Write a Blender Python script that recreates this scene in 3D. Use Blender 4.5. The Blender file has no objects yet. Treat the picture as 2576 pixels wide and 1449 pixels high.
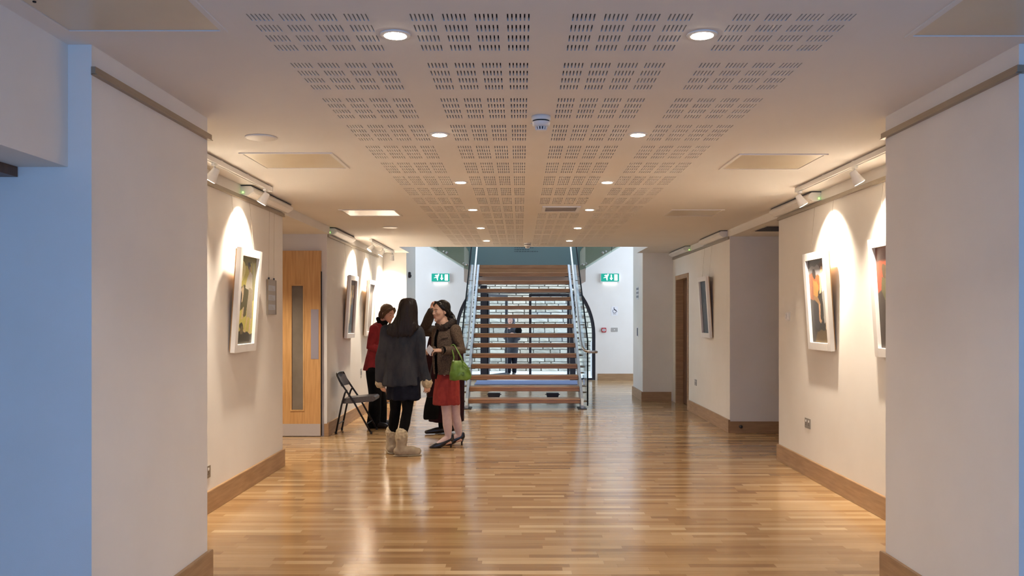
import bpy, bmesh, math, random
import numpy as np
from mathutils import Vector, Matrix, noise as mnoise

# ------------------------------------------------------------------ camera, world, large lights, exposure
scene = bpy.context.scene
COL = scene.collection
EYE, FPX, CX, CY = 1.45, 2132.0, 1309.0, 797.0      # eye height, focal length and vanishing point in a 2576 x 1449 frame
cam_d = bpy.data.cameras.new('camera'); cam = bpy.data.objects.new('camera', cam_d); COL.objects.link(cam)
cam.location = (0, 0, EYE); cam.rotation_euler = (math.pi/2, 0, 0)
cam_d.sensor_fit = 'HORIZONTAL'; cam_d.sensor_width = 36.0; cam_d.lens = FPX/2576*36.0
cam_d.shift_x = -(CX-1288)/2576; cam_d.shift_y = (CY-724.5)/2576
cam_d.clip_start = 0.05; cam_d.clip_end = 200
scene.camera = cam

world = bpy.data.worlds.new('overcast_sky'); scene.world = world; world.use_nodes = True
bg = world.node_tree.nodes['Background']
bg.inputs[0].default_value = (0.66, 0.80, 1.0, 1); bg.inputs[1].default_value = 1.5

def area_light(name, loc, rot, sx, sy, power, color):
    d = bpy.data.lights.new(name, 'AREA'); d.shape = 'RECTANGLE'; d.size = sx; d.size_y = sy
    d.energy = power; d.color = color
    o = bpy.data.objects.new(name, d); COL.objects.link(o); o.location = loc; o.rotation_euler = rot
    return o
# daylight of the glazed front behind the camera
area_light('front_window_daylight', (0.2, -1.6, 1.35), (math.pi/2, 0, 0), 6.0, 2.2, 50, (0.22, 0.47, 1.0))

scene.view_settings.view_transform = 'Standard'; scene.view_settings.look = 'None'
scene.view_settings.gamma = 1.0; scene.view_settings.use_curve_mapping = False
scene.view_settings.exposure = 1.33
DOWN_E, DOWN_W, SPOT_W, RECESS_W = 30.0, 19.0, 105.0, 85.0

# ------------------------------------------------------------------ materials
MATS = {}
def principled(name, color, rough=0.5, metal=0.0, spec=0.5, **kw):
    m = bpy.data.materials.new(name); m.use_nodes = True
    b = m.node_tree.nodes['Principled BSDF']
    b.inputs['Base Color'].default_value = (*color, 1); b.inputs['Roughness'].default_value = rough
    b.inputs['Metallic'].default_value = metal; b.inputs['Specular IOR Level'].default_value = spec
    for k, v in kw.items(): b.inputs[k].default_value = v
    MATS[name] = m
    return m
def nodes(m): return m.node_tree.nodes, m.node_tree.links, m.node_tree.nodes['Principled BSDF']
def noisy(name, c1, c2, scale=8.0, rough=0.6, stretch=(1, 1, 1), bump=0.0, bscale=None, metal=0.0, detail=4, spec=0.5, coords='Object', lo=0.35, hi=0.65):
    m = principled(name, c1, rough, metal, spec); N, L, b = nodes(m)
    tc = N.new('ShaderNodeTexCoord'); mp = N.new('ShaderNodeMapping'); mp.inputs['Scale'].default_value = stretch
    nz = N.new('ShaderNodeTexNoise'); nz.inputs['Scale'].default_value = scale; nz.inputs['Detail'].default_value = detail
    cr = N.new('ShaderNodeValToRGB'); cr.color_ramp.elements[0].position = lo; cr.color_ramp.elements[1].position = hi
    cr.color_ramp.elements[0].color = (*c1, 1); cr.color_ramp.elements[1].color = (*c2, 1)
    L.new(tc.outputs[coords], mp.inputs[0]); L.new(mp.outputs[0], nz.inputs['Vector']); L.new(nz.outputs['Fac'], cr.inputs[0])
    L.new(cr.outputs[0], b.inputs['Base Color'])
    if bump:
        bp = N.new('ShaderNodeBump'); bp.inputs['Strength'].default_value = bump; bp.inputs['Distance'].default_value = 0.004
        n2 = N.new('ShaderNodeTexNoise'); n2.inputs['Scale'].default_value = bscale or scale*2; n2.inputs['Detail'].default_value = 3
        L.new(mp.outputs[0], n2.inputs['Vector']); L.new(n2.outputs['Fac'], bp.inputs['Height']); L.new(bp.outputs[0], b.inputs['Normal'])
    return m
def emit(name, color, strength, base=(0.8, 0.8, 0.8)):
    m = principled(name, base, 0.4); b = m.node_tree.nodes['Principled BSDF']
    b.inputs['Emission Color'].default_value = (*color, 1); b.inputs['Emission Strength'].default_value = strength
    return m
def glass(name, tint, refl=0.06):
    m = bpy.data.materials.new(name); m.use_nodes = True; N, L = m.node_tree.nodes, m.node_tree.links
    N.clear(); out = N.new('ShaderNodeOutputMaterial'); mx = N.new('ShaderNodeMixShader')
    tr = N.new('ShaderNodeBsdfTransparent'); tr.inputs[0].default_value = (*tint, 1)
    gl = N.new('ShaderNodeBsdfGlossy'); gl.inputs['Roughness'].default_value = 0.02; gl.inputs[0].default_value = (1, 1, 1, 1)
    lw = N.new('ShaderNodeLayerWeight'); lw.inputs[0].default_value = 0.5
    pw = N.new('ShaderNodeMath'); pw.operation = 'POWER'; pw.inputs[1].default_value = 5.0; L.new(lw.outputs['Facing'], pw.inputs[0])
    ma = N.new('ShaderNodeMath'); ma.operation = 'MULTIPLY_ADD'; ma.inputs[1].default_value = 0.7; ma.inputs[2].default_value = refl*0.6; L.new(pw.outputs[0], ma.inputs[0])
    L.new(ma.outputs[0], mx.inputs[0]); L.new(tr.outputs[0], mx.inputs[1]); L.new(gl.outputs[0], mx.inputs[2]); L.new(mx.outputs[0], out.inputs[0])
    MATS[name] = m
    return m

noisy('wall_paint', (0.80, 0.765, 0.71), (0.83, 0.80, 0.75), 2.0, 0.75, bump=0.06, bscale=260, spec=0.25)
noisy('ceiling_paint', (0.80, 0.77, 0.73), (0.82, 0.79, 0.75), 1.5, 0.85, bump=0.03, bscale=200, spec=0.2)
noisy('hatch_paint', (0.66, 0.57, 0.42), (0.70, 0.61, 0.46), 3.0, 0.28, spec=0.5)
noisy('acoustic_fleece', (0.030, 0.024, 0.022), (0.05, 0.04, 0.035), 60, 0.95)
noisy('oak_trim', (0.33, 0.195, 0.095), (0.42, 0.26, 0.135), 3.0, 0.42, stretch=(1.2, 1.2, 14), bump=0.05, bscale=20)
noisy('oak_door', (0.56, 0.30, 0.105), (0.68, 0.39, 0.155), 5.0, 0.38, stretch=(9, 9, 0.6), bump=0.04, bscale=14)
noisy('oak_bead', (0.60, 0.33, 0.12), (0.70, 0.42, 0.17), 5.0, 0.35, stretch=(4, 4, 1))
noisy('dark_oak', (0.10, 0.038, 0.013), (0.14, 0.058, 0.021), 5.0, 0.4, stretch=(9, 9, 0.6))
noisy('tread_wood', (0.34, 0.165, 0.070), (0.45, 0.235, 0.105), 4.0, 0.32, stretch=(1.0, 9, 9), bump=0.03, bscale=14)
noisy('landing_wood', (0.46, 0.25, 0.11), (0.54, 0.30, 0.14), 4.0, 0.4, stretch=(1.0, 9, 9))
principled('white_plastic', (0.82, 0.80, 0.76), 0.35)
principled('white_enamel', (0.84, 0.82, 0.78), 0.3)
noisy('frame_white', (0.84, 0.81, 0.77), (0.87, 0.845, 0.81), 10, 0.4)
principled('raw_frame_back', (0.42, 0.25, 0.12), 0.7)
noisy('rail_alloy', (0.33, 0.28, 0.21), (0.37, 0.31, 0.24), 14, 0.42, metal=0.6, stretch=(20, 0.4, 20))
noisy('steel_paint', (0.40, 0.42, 0.44), (0.47, 0.49, 0.51), 12, 0.4, metal=0.55)
noisy('stainless', (0.40, 0.39, 0.38), (0.48, 0.47, 0.46), 30, 0.25, metal=1.0, stretch=(6, 1, 1))
noisy('brushed_plate', (0.42, 0.39, 0.35), (0.50, 0.47, 0.43), 40, 0.35, metal=0.9, stretch=(1, 1, 8))
principled('kick_plate', (0.62, 0.58, 0.55), 0.4, 0.35)
principled('push_plate', (0.50, 0.46, 0.50), 0.35, 0.5)
principled('black_metal', (0.016, 0.014, 0.016), 0.4, 0.3)
principled('black_rubber', (0.012, 0.012, 0.013), 0.7)
principled('dark_frame', (0.020, 0.020, 0.027), 0.4, 0.2)
principled('dark_steel', (0.055, 0.055, 0.062), 0.45, 0.6)
principled('dark_hole', (0.01, 0.01, 0.01), 0.9)
noisy('chair_vinyl', (0.075, 0.066, 0.066), (0.10, 0.088, 0.088), 60, 0.5, bump=0.1, bscale=200)
noisy('mat_blue', (0.115, 0.15, 0.26), (0.15, 0.19, 0.32), 120, 0.95, bump=0.4, bscale=300)
principled('teal_panel', (0.125, 0.20, 0.215), 0.30)
principled('teal_print', (0.018, 0.035, 0.045), 0.5)
noisy('landing_plaster', (0.52, 0.44, 0.385), (0.56, 0.475, 0.415), 3, 0.8)
glass('clear_glass', (0.93, 0.97, 0.965))
glass('green_glass', (0.74, 0.82, 0.78))
glass('door_glass', (0.94, 0.97, 0.985), 0.02)
principled('glass_edge', (0.003, 0.006, 0.008), 0.6, 0, 0.08)
noisy('obscure_glass', (0.20, 0.165, 0.12), (0.24, 0.20, 0.15), 6, 0.25)
noisy('paving', (0.82, 0.81, 0.79), (0.88, 0.87, 0.85), 3, 0.8)
noisy('mortar', (0.34, 0.32, 0.28), (0.42, 0.40, 0.36), 20, 0.95, bump=0.3)
emit('downlight_lens', (1.0, 0.87, 0.70), DOWN_E)
emit('spot_lens', (1.0, 0.86, 0.66), 9.0)
emit('green_led', (0.25, 1.0, 0.10), 2.5, (0.1, 0.5, 0.05))
emit('exit_green', (0.0, 0.33, 0.22), 0.28, (0.0, 0.22, 0.16))
emit('exit_white', (0.92, 1.0, 0.97), 1.1)
principled('red_plastic', (0.42, 0.02, 0.03), 0.35)
principled('navy_print', (0.02, 0.025, 0.07), 0.5)
principled('white_paper', (0.80, 0.79, 0.80), 0.7)
principled('grey_paper', (0.40, 0.38, 0.37), 0.7)
principled('blue_paper', (0.50, 0.56, 0.64), 0.7)

# stone: colour by object
m = noisy('limestone', (0.47, 0.435, 0.345), (0.64, 0.60, 0.505), 9, 0.9, bump=0.8, bscale=26)
N, L, b = nodes(m)
oi = N.new('ShaderNodeObjectInfo'); hs = N.new('ShaderNodeHueSaturation'); mr = N.new('ShaderNodeMapRange')
mr.inputs[3].default_value = 0.72; mr.inputs[4].default_value = 1.18
src = b.inputs['Base Color'].links[0].from_socket
L.new(oi.outputs['Random'], mr.inputs[0]); L.new(mr.outputs[0], hs.inputs['Value']); L.new(src, hs.inputs['Color']); L.new(hs.outputs[0], b.inputs['Base Color'])

# oak strips: one tone for each strip, fine grain along X
def oak_floor(name, per_object):
    m = principled(name, (0.5, 0.3, 0.13), 0.24, 0, 0.5); N, L, b = nodes(m)
    if per_object:
        oi = N.new('ShaderNodeObjectInfo'); rnd = oi.outputs['Random']
    else:
        at_ = N.new('ShaderNodeAttribute'); at_.attribute_name = 'tone'; rnd = at_.outputs['Fac']
    cr = N.new('ShaderNodeValToRGB'); e = cr.color_ramp.elements
    e[0].position = 0.0; e[0].color = (0.30, 0.17, 0.075, 1); e[1].position = 1.0; e[1].color = (0.60, 0.43, 0.24, 1)
    for p, c in ((0.2, (0.375, 0.222, 0.10, 1)), (0.55, (0.43, 0.267, 0.127, 1)), (0.85, (0.495, 0.322, 0.16, 1))):
        q = e.new(p); q.color = c
    L.new(rnd, cr.inputs[0])
    ge = N.new('ShaderNodeNewGeometry'); mp = N.new('ShaderNodeMapping'); mp.inputs['Scale'].default_value = (2.2, 60, 1)
    nz = N.new('ShaderNodeTexNoise'); nz.inputs['Scale'].default_value = 1.6; nz.inputs['Detail'].default_value = 5
    L.new(ge.outputs['Position'], mp.inputs[0]); L.new(mp.outputs[0], nz.inputs['Vector'])
    mr = N.new('ShaderNodeMapRange'); mr.inputs[3].default_value = 0.72; mr.inputs[4].default_value = 1.26; L.new(nz.outputs['Fac'], mr.inputs[0])
    hs = N.new('ShaderNodeHueSaturation'); L.new(mr.outputs[0], hs.inputs['Value']); L.new(cr.outputs[0], hs.inputs['Color']); L.new(hs.outputs[0], b.inputs['Base Color'])
    n2 = N.new('ShaderNodeTexNoise'); n2.inputs['Scale'].default_value = 3.0; L.new(ge.outputs['Position'], n2.inputs['Vector'])
    m2 = N.new('ShaderNodeMapRange'); m2.inputs[3].default_value = 0.13; m2.inputs[4].default_value = 0.20; L.new(n2.outputs['Fac'], m2.inputs[0]); L.new(m2.outputs[0], b.inputs['Roughness'])
oak_floor('oak_strip', True); oak_floor('oak_strip_field', False)

# ------------------------------------------------------------------ mesh building
class G:
    def __init__(s): s.v = []; s.f = []
    def add(s, vs, fs):
        k = len(s.v); s.v += [tuple(p) for p in vs]; s.f += [tuple(i+k for i in q) for q in fs]; return s
    def box(s, x0, x1, y0, y1, z0, z1):
        return s.add([(x0,y0,z0),(x1,y0,z0),(x1,y1,z0),(x0,y1,z0),(x0,y0,z1),(x1,y0,z1),(x1,y1,z1),(x0,y1,z1)],
              [(0,3,2,1),(4,5,6,7),(0,1,5,4),(1,2,6,5),(2,3,7,6),(3,0,4,7)])
    def prism(s, poly, axis, a0, a1):
        n = len(poly); mk = {'x': lambda p, a: (a, p[0], p[1]), 'y': lambda p, a: (p[0], a, p[1]), 'z': lambda p, a: (p[0], p[1], a)}[axis]
        vs = [mk(p, a0) for p in poly]+[mk(p, a1) for p in poly]
        return s.add(vs, [tuple(range(n-1, -1, -1)), tuple(range(n, 2*n))]+[(i, (i+1) % n, n+(i+1) % n, n+i) for i in range(n)])
    def tube(s, pts, radii, n=12, up=(0, 0, 1), sa=1.0, sb=1.0, cap=True):
        P = [Vector(p) for p in pts]; m = len(P)
        if not hasattr(radii, '__len__'): radii = [radii]*m
        U = Vector(up); vs = []; fs = []; a = None
        for i in range(m):
            t = (P[min(i+1, m-1)]-P[max(i-1, 0)]).normalized()
            if a is None:
                if abs(U.dot(t)) > 0.97: U = Vector((0.3, 1, 0.1)).normalized()
                a = U
            a = (a-t*a.dot(t)).normalized(); bb = t.cross(a)
            for k in range(n):
                w = 2*math.pi*k/n
                vs.append(P[i]+(a*(math.cos(w)*sa)+bb*(math.sin(w)*sb))*radii[i])
        for i in range(m-1):
            for k in range(n):
                fs.append((i*n+k, i*n+(k+1) % n, (i+1)*n+(k+1) % n, (i+1)*n+k))
        if cap: fs += [tuple(range(n-1, -1, -1)), tuple(range((m-1)*n, m*n))]
        return s.add(vs, fs)
    def capsule(s, pts, radii, n=12, **k):       # tube with rounded ends
        P = [Vector(p) for p in pts]
        if not hasattr(radii, '__len__'): radii = [radii]*len(P)
        t0 = (P[0]-P[1]).normalized(); t1 = (P[-1]-P[-2]).normalized(); r0, r1 = radii[0], radii[-1]
        pp = [P[0]+t0*r0*0.98, P[0]+t0*r0*0.8, P[0]+t0*r0*0.45]+P+[P[-1]+t1*r1*0.45, P[-1]+t1*r1*0.8, P[-1]+t1*r1*0.98]
        rr = [r0*0.15, r0*0.6, r0*0.89]+list(radii)+[r1*0.89, r1*0.6, r1*0.15]
        return s.tube(pp, rr, n, **k)
    def lathe(s, prof, c=(0, 0, 0), n=24, axis='z'):
        vs = []; fs = []; m = len(prof)
        for r, h in prof:
            for k in range(n):
                w = 2*math.pi*k/n; p = (r*math.cos(w), r*math.sin(w), h)
                p = {'z': p, 'y': (p[0], p[2], p[1]), 'x': (p[2], p[0], p[1])}[axis]
                vs.append((c[0]+p[0], c[1]+p[1], c[2]+p[2]))
        for i in range(m-1):
            for k in range(n): fs.append((i*n+k, i*n+(k+1) % n, (i+1)*n+(k+1) % n, (i+1)*n+k))
        fs += [tuple(range(n-1, -1, -1)), tuple(range((m-1)*n, m*n))]
        return s.add(vs, fs)
    def ell(s, c, r, M=None, nu=18, nv=12):
        vs = []; fs = []; M = M or Matrix.Identity(3); c = Vector(c)
        for j in range(nv+1):
            th = math.pi*min(max(j/nv, 0.004), 0.996)
            for i in range(nu):
                w = 2*math.pi*i/nu
                vs.append(c+M @ Vector((r[0]*math.sin(th)*math.cos(w), r[1]*math.sin(th)*math.sin(w), r[2]*math.cos(th))))
        for j in range(nv):
            for i in range(nu): fs.append((j*nu+i, (j+1)*nu+i, (j+1)*nu+(i+1) % nu, j*nu+(i+1) % nu))
        fs += [tuple(range(nu)), tuple(range((nv+1)*nu-1, nv*nu-1, -1))]
        return s.add(vs, fs)
    def loft(s, secs, n=40, rings=None, gap=None, thick=0.0):
        """secs: (cx, cy, z, rx, ry); horizontal rings, smoothed between sections. gap=(angle, half) leaves a front opening"""
        S = np.array(secs, float); rings = rings or 6*len(secs); m = len(S); T = np.linspace(0, m-1, rings); R = []
        for t in T:
            i = min(int(t), m-2); u = t-i; p0, p1, p2, p3 = S[max(i-1, 0)], S[i], S[i+1], S[min(i+2, m-1)]
            R.append(0.5*((2*p1)+(-p0+p2)*u+(2*p0-5*p1+4*p2-p3)*u*u+(-p0+3*p1-3*p2+p3)*u**3))
        def shell(k):
            vs = []
            for cx, cy, z, rx, ry in R:
                for q in range(n):
                    w = 2*math.pi*q/n if gap is None else gap[0]+gap[1]+(2*math.pi-2*gap[1])*q/(n-1)
                    vs.append((cx+(rx-k)*math.cos(w), cy+(ry-k)*math.sin(w), z))
            return vs
        if gap is None:
            fs = [(i*n+q, i*n+(q+1) % n, (i+1)*n+(q+1) % n, (i+1)*n+q) for i in range(rings-1) for q in range(n)]
            fs += [tuple(range(n-1, -1, -1)), tuple(range((rings-1)*n, rings*n))]
            return s.add(shell(0), fs)
        o = shell(0)+shell(thick); K = rings*n
        fs = []
        for i in range(rings-1):
            for q in range(n-1):
                a, b_, c, d = i*n+q, i*n+q+1, (i+1)*n+q+1, (i+1)*n+q
                fs += [(a, b_, c, d), (K+d, K+c, K+b_, K+a)]
            fs += [(i*n, (i+1)*n, K+(i+1)*n, K+i*n), (i*n+n-1, K+i*n+n-1, K+(i+1)*n+n-1, (i+1)*n+n-1)]
        for q in range(n-1):
            fs += [(q, K+q, K+q+1, q+1), ((rings-1)*n+q, (rings-1)*n+q+1, K+(rings-1)*n+q+1, K+(rings-1)*n+q)]
        return s.add(o, fs)
    def mesh(s, name, origin=(0, 0, 0), smooth=False, bevel=0.0):
        me = bpy.data.meshes.new(name); ox, oy, oz = origin
        me.from_pydata([(x-ox, y-oy, z-oz) for x, y, z in s.v], [], s.f)
        bm = bmesh.new(); bm.from_mesh(me); bmesh.ops.recalc_face_normals(bm, faces=bm.faces)
        if bevel:
            es = [e for e in bm.edges if len(e.link_faces) == 2 and e.calc_face_angle(0) > 0.6]
            bmesh.ops.bevel(bm, geom=es, offset=bevel, segments=2, affect='EDGES', clamp_overlap=True)
        bm.to_mesh(me); bm.free()
        if smooth:
            me.polygons.foreach_set('use_smooth', [True]*len(me.polygons))
        return me

def link(name, me, mat=None, parent=None, loc=(0, 0, 0)):
    o = bpy.data.objects.new(name, me); COL.objects.link(o); o.location = loc
    if mat: me.materials.clear(); me.materials.append(MATS[mat])
    if parent: o.parent = parent
    return o
def tag(o, label=None, cat=None, group=None, kind=None):
    if label: o['label'] = label
    if cat: o['category'] = cat
    if group: o['group'] = group
    if kind: o['kind'] = kind
    return o
def thing(name, loc, label=None, cat=None, group=None, kind=None):
    o = bpy.data.objects.new(name, None); COL.objects.link(o); o.location = loc; o.empty_display_size = 0.05
    return tag(o, label, cat, group, kind)
def wloc(o):
    v = Vector((0, 0, 0))
    while o: v += o.location; o = o.parent
    return v
def part(name, g, mat, parent, smooth=False, bevel=0.0, label=None):
    """g is given in world coordinates; the part is stored relative to its (unrotated) parent"""
    o = link(name, g.mesh(name, wloc(parent), smooth, bevel), mat, parent)
    if label: o['label'] = label
    return o
def solid(name, g, mat, label=None, cat=None, group=None, kind=None, smooth=False, bevel=0.0):
    V = np.array(g.v); lo, hi = V.min(0), V.max(0); org = ((lo[0]+hi[0])/2, (lo[1]+hi[1])/2, lo[2])
    o = link(name, g.mesh(name, org, smooth, bevel), mat, None, org)
    return tag(o, label, cat, group, kind)
def struct(name, g, mat, label=None, bevel=0.0, smooth=False): return solid(name, g, mat, label, None, None, 'structure', smooth, bevel)
def copy_tree(o, parent=None):
    c = o.copy(); COL.objects.link(c); c.parent = parent
    for ch in list(o.children): copy_tree(ch, c)
    return c
def B(*a): return G().box(*a)
def at(u, v, d): return Vector(((u-CX)*d/FPX, d, EYE-(v-CY)*d/FPX))

# ------------------------------------------------------------------ the room
CEIL = 2.545; REC = 2.455
WL2, WL3, WR = -2.317, -2.35, 2.62      # picture walls
WP = 'wall_paint'
# floor
floor = struct('floor', B(-4.2, 4.2, -4.4, 19.42, -0.12, -0.012), 'oak_trim', 'oak strip floor laid across the corridor')
rng = random.Random(5); SW = 0.066
unit = B(0, 1, 0, 1, -0.011, 0).mesh('plank'); unit.materials.append(MATS['oak_strip'])
near, field = [], []
yy = -4.4
while yy < 19.40:
    wide = 4.2 if (yy < 3.5 or 8.2 < yy < 10.7 or yy > 15.7) else 2.75
    x = -wide-rng.random()*0.7
    while x < wide:
        ln = rng.choice((0.28, 0.36, 0.42, 0.5, 0.5, 0.6, 0.72, 0.9)); 
        (near if 4.60 < yy < 7.0 and x+ln > -2.3 and x < 2.6 and abs(x+ln/2-0.12) < 0.46*yy+0.3 else field).append((x, yy, ln))
        x += ln
    yy += SW
near.sort(key=lambda p: p[1]); field += near[300:]; near = near[:300]
for x, y, ln in near:
    o = bpy.data.objects.new('plank', unit); COL.objects.link(o); o.parent = floor
    o.location = Vector((x+0.0002, y+0.0002, 0))-floor.location; o.scale = (ln-0.0004, SW-0.0004, 1)
g = G()
for x, y, ln in field: g.box(max(x, -4.2)+0.0002, min(x+ln, 4.2)-0.0002, y+0.0002, min(y+SW, 19.41)-0.0002, -0.011, 0)
me = g.mesh('plank_field', floor.location)
at_ = me.attributes.new('tone', 'FLOAT', 'FACE'); tone = []
for i in range(len(field)): tone += [rng.random()]*6
at_.data.foreach_set('value', tone)
o = link('plank_field', me, 'oak_strip_field', floor); o['kind'] = 'stuff'

# ceiling: plain board round a field of slotted boards
P = 0.592; FX0, FY0, NXT, NYT = 0.112-2*P, 2.980, 4, 17; FX1, FY1 = FX0+4*P, FY0+NYT*P
g = G().box(-4.2, FX0, -4.4, 13.26, CEIL, 3.0).box(FX1, 4.2, -4.4, 13.26, CEIL, 3.0).box(FX0, FX1, -4.4, FY0, CEIL, 3.0).box(FX0, FX1, FY1, 13.26, CEIL, 3.0)
g.box(-4.2, -1.9, 13.26, 14.5, CEIL, 3.0).box(2.0, 4.2, 13.26, 14.55, CEIL, 3.0)
ceiling = struct('ceiling', g, 'ceiling_paint', 'painted ceiling with slotted acoustic boards along its middle')
part('acoustic_backing', B(FX0, FX1, FY0, FY1, CEIL+0.0135, 3.0), 'acoustic_fleece', ceiling)
def slot_board():
    g = G(); xs = []; bw, bp, sp, sw = 0.083, 0.1175, 0.0155, 0.0056; mx = (P-(3*bp+bw))/2
    for j in range(4):
        for k in range(6):
            a = mx+j*bp+k*sp; xs.append((a, a+sw))
    rp, rl = 0.117, 0.074; my = (P-(3*rp+rl))/2; ys = [(my+r*rp, my+r*rp+rl) for r in range(4)]
    def q(x0, x1, y0, y1): g.add([(x0, y0, 0), (x0, y1, 0), (x1, y1, 0), (x1, y0, 0)], [(0, 1, 2, 3)])
    y = 0
    for y0, y1 in ys+[(P, P)]:
        q(0, P, y, y0); y = y1
        if y0 == P: break
        x = 0
        for x0, x1 in xs: q(x, x0, y0, y1); x = x1
        q(x, P, y0, y1)
        for x0, x1 in xs:
            h = 0.013
            g.add([(x0,y0,0),(x1,y0,0),(x1,y1,0),(x0,y1,0),(x0,y0,h),(x1,y0,h),(x1,y1,h),(x0,y1,h)], [(0,4,5,1),(1,5,6,2),(2,6,7,3),(3,7,4,0)])
    me = bpy.data.meshes.new('slotted_board'); me.from_pydata(g.v, [], g.f); me.materials.append(MATS['ceiling_paint']); return me
sb = slot_board(); VENT = (2, 9)
for i in range(NXT):
    for j in range(NYT):
        if (i, j) == VENT:
            o = part('plain_board', B(FX0+i*P, FX0+i*P+P, FY0+j*P, FY0+j*P+P, CEIL, CEIL+0.013), 'ceiling_paint', ceiling); continue
        o = bpy.data.objects.new('slotted_board', sb); COL.objects.link(o); o.parent = ceiling
        o.location = Vector((FX0+i*P, FY0+j*P, CEIL))-ceiling.location

# walls, left
struct('wall_left_pier', B(-3.6, -1.725, 3.41, 4.67, 0, CEIL), WP, 'projecting white pier at the near left')
struct('wall_left_bulkhead', B(-3.6, -1.82, -4.4, 3.41, 2.053, CEIL), WP, 'white bulkhead over the opening at the near left')
struct('wall_left_gallery', B(-2.7, WL2, 4.67, 8.26, 0, CEIL), WP, 'white picture wall beyond the left pier')
struct('wall_left_soffit', B(-4.2, WL2, 8.26, 10.3, REC, CEIL), WP, 'lowered soffit over the left door recess')
struct('wall_left_recess', B(-4.2, -2.7, 10.3, 10.6, 0, CEIL), WP, 'white wall around the pale oak door')
struct('wall_left_far', B(-2.7, WL3, 10.3, 14.5, 0, CEIL), WP, 'white picture wall behind the folding chair')
struct('wall_left_return', B(-4.2, -1.95, 14.5, 15.75, 0, 5.6), WP, 'white pilaster left of the stair hall')
struct('wall_left_outer', G().box(-4.4, -4.2, -4.4, 16.2, 0, 5.6).box(-4.4, -4.2, 19.2, 19.7, 0, 5.6).box(-4.4, -4.2, 16.2, 19.2, 0, 0.35), WP)  # unseen outer wall, opening added so sky light reaches the back wall
# right
struct('wall_right_pier', B(2.0, 3.6, 3.40, 4.64, 0, CEIL), WP, 'projecting white pier at the near right')
struct('wall_right_gallery', B(WR, 3.0, 4.64, 8.59, 0, CEIL), WP, 'white picture wall beyond the right pier')
struct('wall_right_soffit', B(WR, 4.2, 8.59, 10.6, REC, CEIL), WP, 'lowered soffit over the right recess')
struct('wall_right_recess', B(WR, 4.2, 10.6, 10.8, 0, CEIL), WP, 'shaded white wall at the back of the right recess')
g = G().box(WR, 2.9, 10.8, 13.19, 0, CEIL).box(WR, 2.9, 14.27, 14.55, 0, CEIL).box(WR, 2.9, 13.19, 14.27, 2.135, CEIL)
struct('wall_right_far', g, WP, 'white wall with the dark door on the right')
struct('wall_right_return', B(2.10, 4.2, 14.55, 15.77, 0, 5.6), WP, 'white pilaster right of the stair hall')
struct('wall_right_outer', G().box(4.2, 4.4, -4.4, 16.2, 0, 5.6).box(4.2, 4.4, 19.2, 19.7, 0, 5.6).box(4.2, 4.4, 16.2, 19.2, 0, 0.35), WP)  # same added opening on this side, unseen, letting sky light in
# stair hall
struct('wall_front_upper', B(-4.2, 4.2, 13.0, 13.26, 3.0, 5.6), WP)
struct('ceiling_stair_hall', B(-4.4, 4.4, 13.0, 16.9, 5.6, 5.8), 'ceiling_paint')  # unseen partial roof, shaped to cut sky light on pilasters and handrails
ACX, AR, ASP, BY = 0.11, 1.61, 1.03, 19.4
g = G().box(-4.2, ACX-AR, BY, BY+0.3, 0, 5.6).box(ACX+AR, 4.2, BY, BY+0.3, 0, 5.6)
arc = [(ACX-AR*math.cos(math.pi*k/32), ASP+AR*math.sin(math.pi*k/32)) for k in range(33)]
for k in range(32):
    a, b_ = arc[k], arc[k+1]
    g.prism([a, b_, (b_[0], 5.6), (a[0], 5.6)], 'y', BY, BY+0.3)
struct('wall_back', g, WP, 'white back wall with an arched glazed opening')
# wall behind the camera: sill and head round the glazed front
struct('wall_front', B(-4.4, 4.4, -1.8, -1.7, 0, CEIL-0.001), WP)

# baseboards
BT, BH = 0.025, 0.163
def base(side, *bx): return struct('baseboard_'+side, B(*bx), 'oak_trim', bevel=0.003)
base('left_pier', -1.725, -1.725+BT, 3.40, 4.67+BT, 0, BH)
base('left_pier_front', -3.6, -1.725, 3.41-BT, 3.409, 0, BH)
base('left_gallery', WL2, WL2+BT, 4.72, 8.26, 0, BH)
base('left_recess', -2.38, WL3+BT, 10.3-BT, 10.3, 0, BH-0.01)
base('left_far', WL3, WL3+BT, 10.3, 14.5-BT, 0, BH)
base('left_return', WL3+BT, -1.95, 14.5-BT, 14.5, 0, BH)
base('left_return_side', -1.95, -1.95+BT, 14.5-BT, 15.75, 0, BH)
base('right_pier', 2.0-BT, 2.0, 3.40, 4.64+BT, 0, BH)
base('right_pier_front', 2.0, 3.6, 3.40-BT, 3.399, 0, BH)
base('right_gallery_near', WR-BT, WR, 4.72, 5.85, 0, BH)
base('right_gallery', WR-BT, WR, 5.853, 8.59, 0, BH)
base('right_recess', WR, 4.2, 10.6-BT, 10.6, 0, BH-0.02)
base('right_far', WR-BT, WR, 10.6-BT, 13.15, 0, BH)
base('right_return', 2.10, WR-0.03, 14.55-BT, 14.55, 0, BH)
base('right_return_side', 2.10-BT, 2.10, 14.55-BT, 15.77, 0, BH)
base('back_right', ACX+AR+0.05, 4.2, BY-BT, BY, 0, 0.15)
base('back_left', -4.2, ACX-AR-0.05, BY-BT, BY, 0, 0.15)

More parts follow.
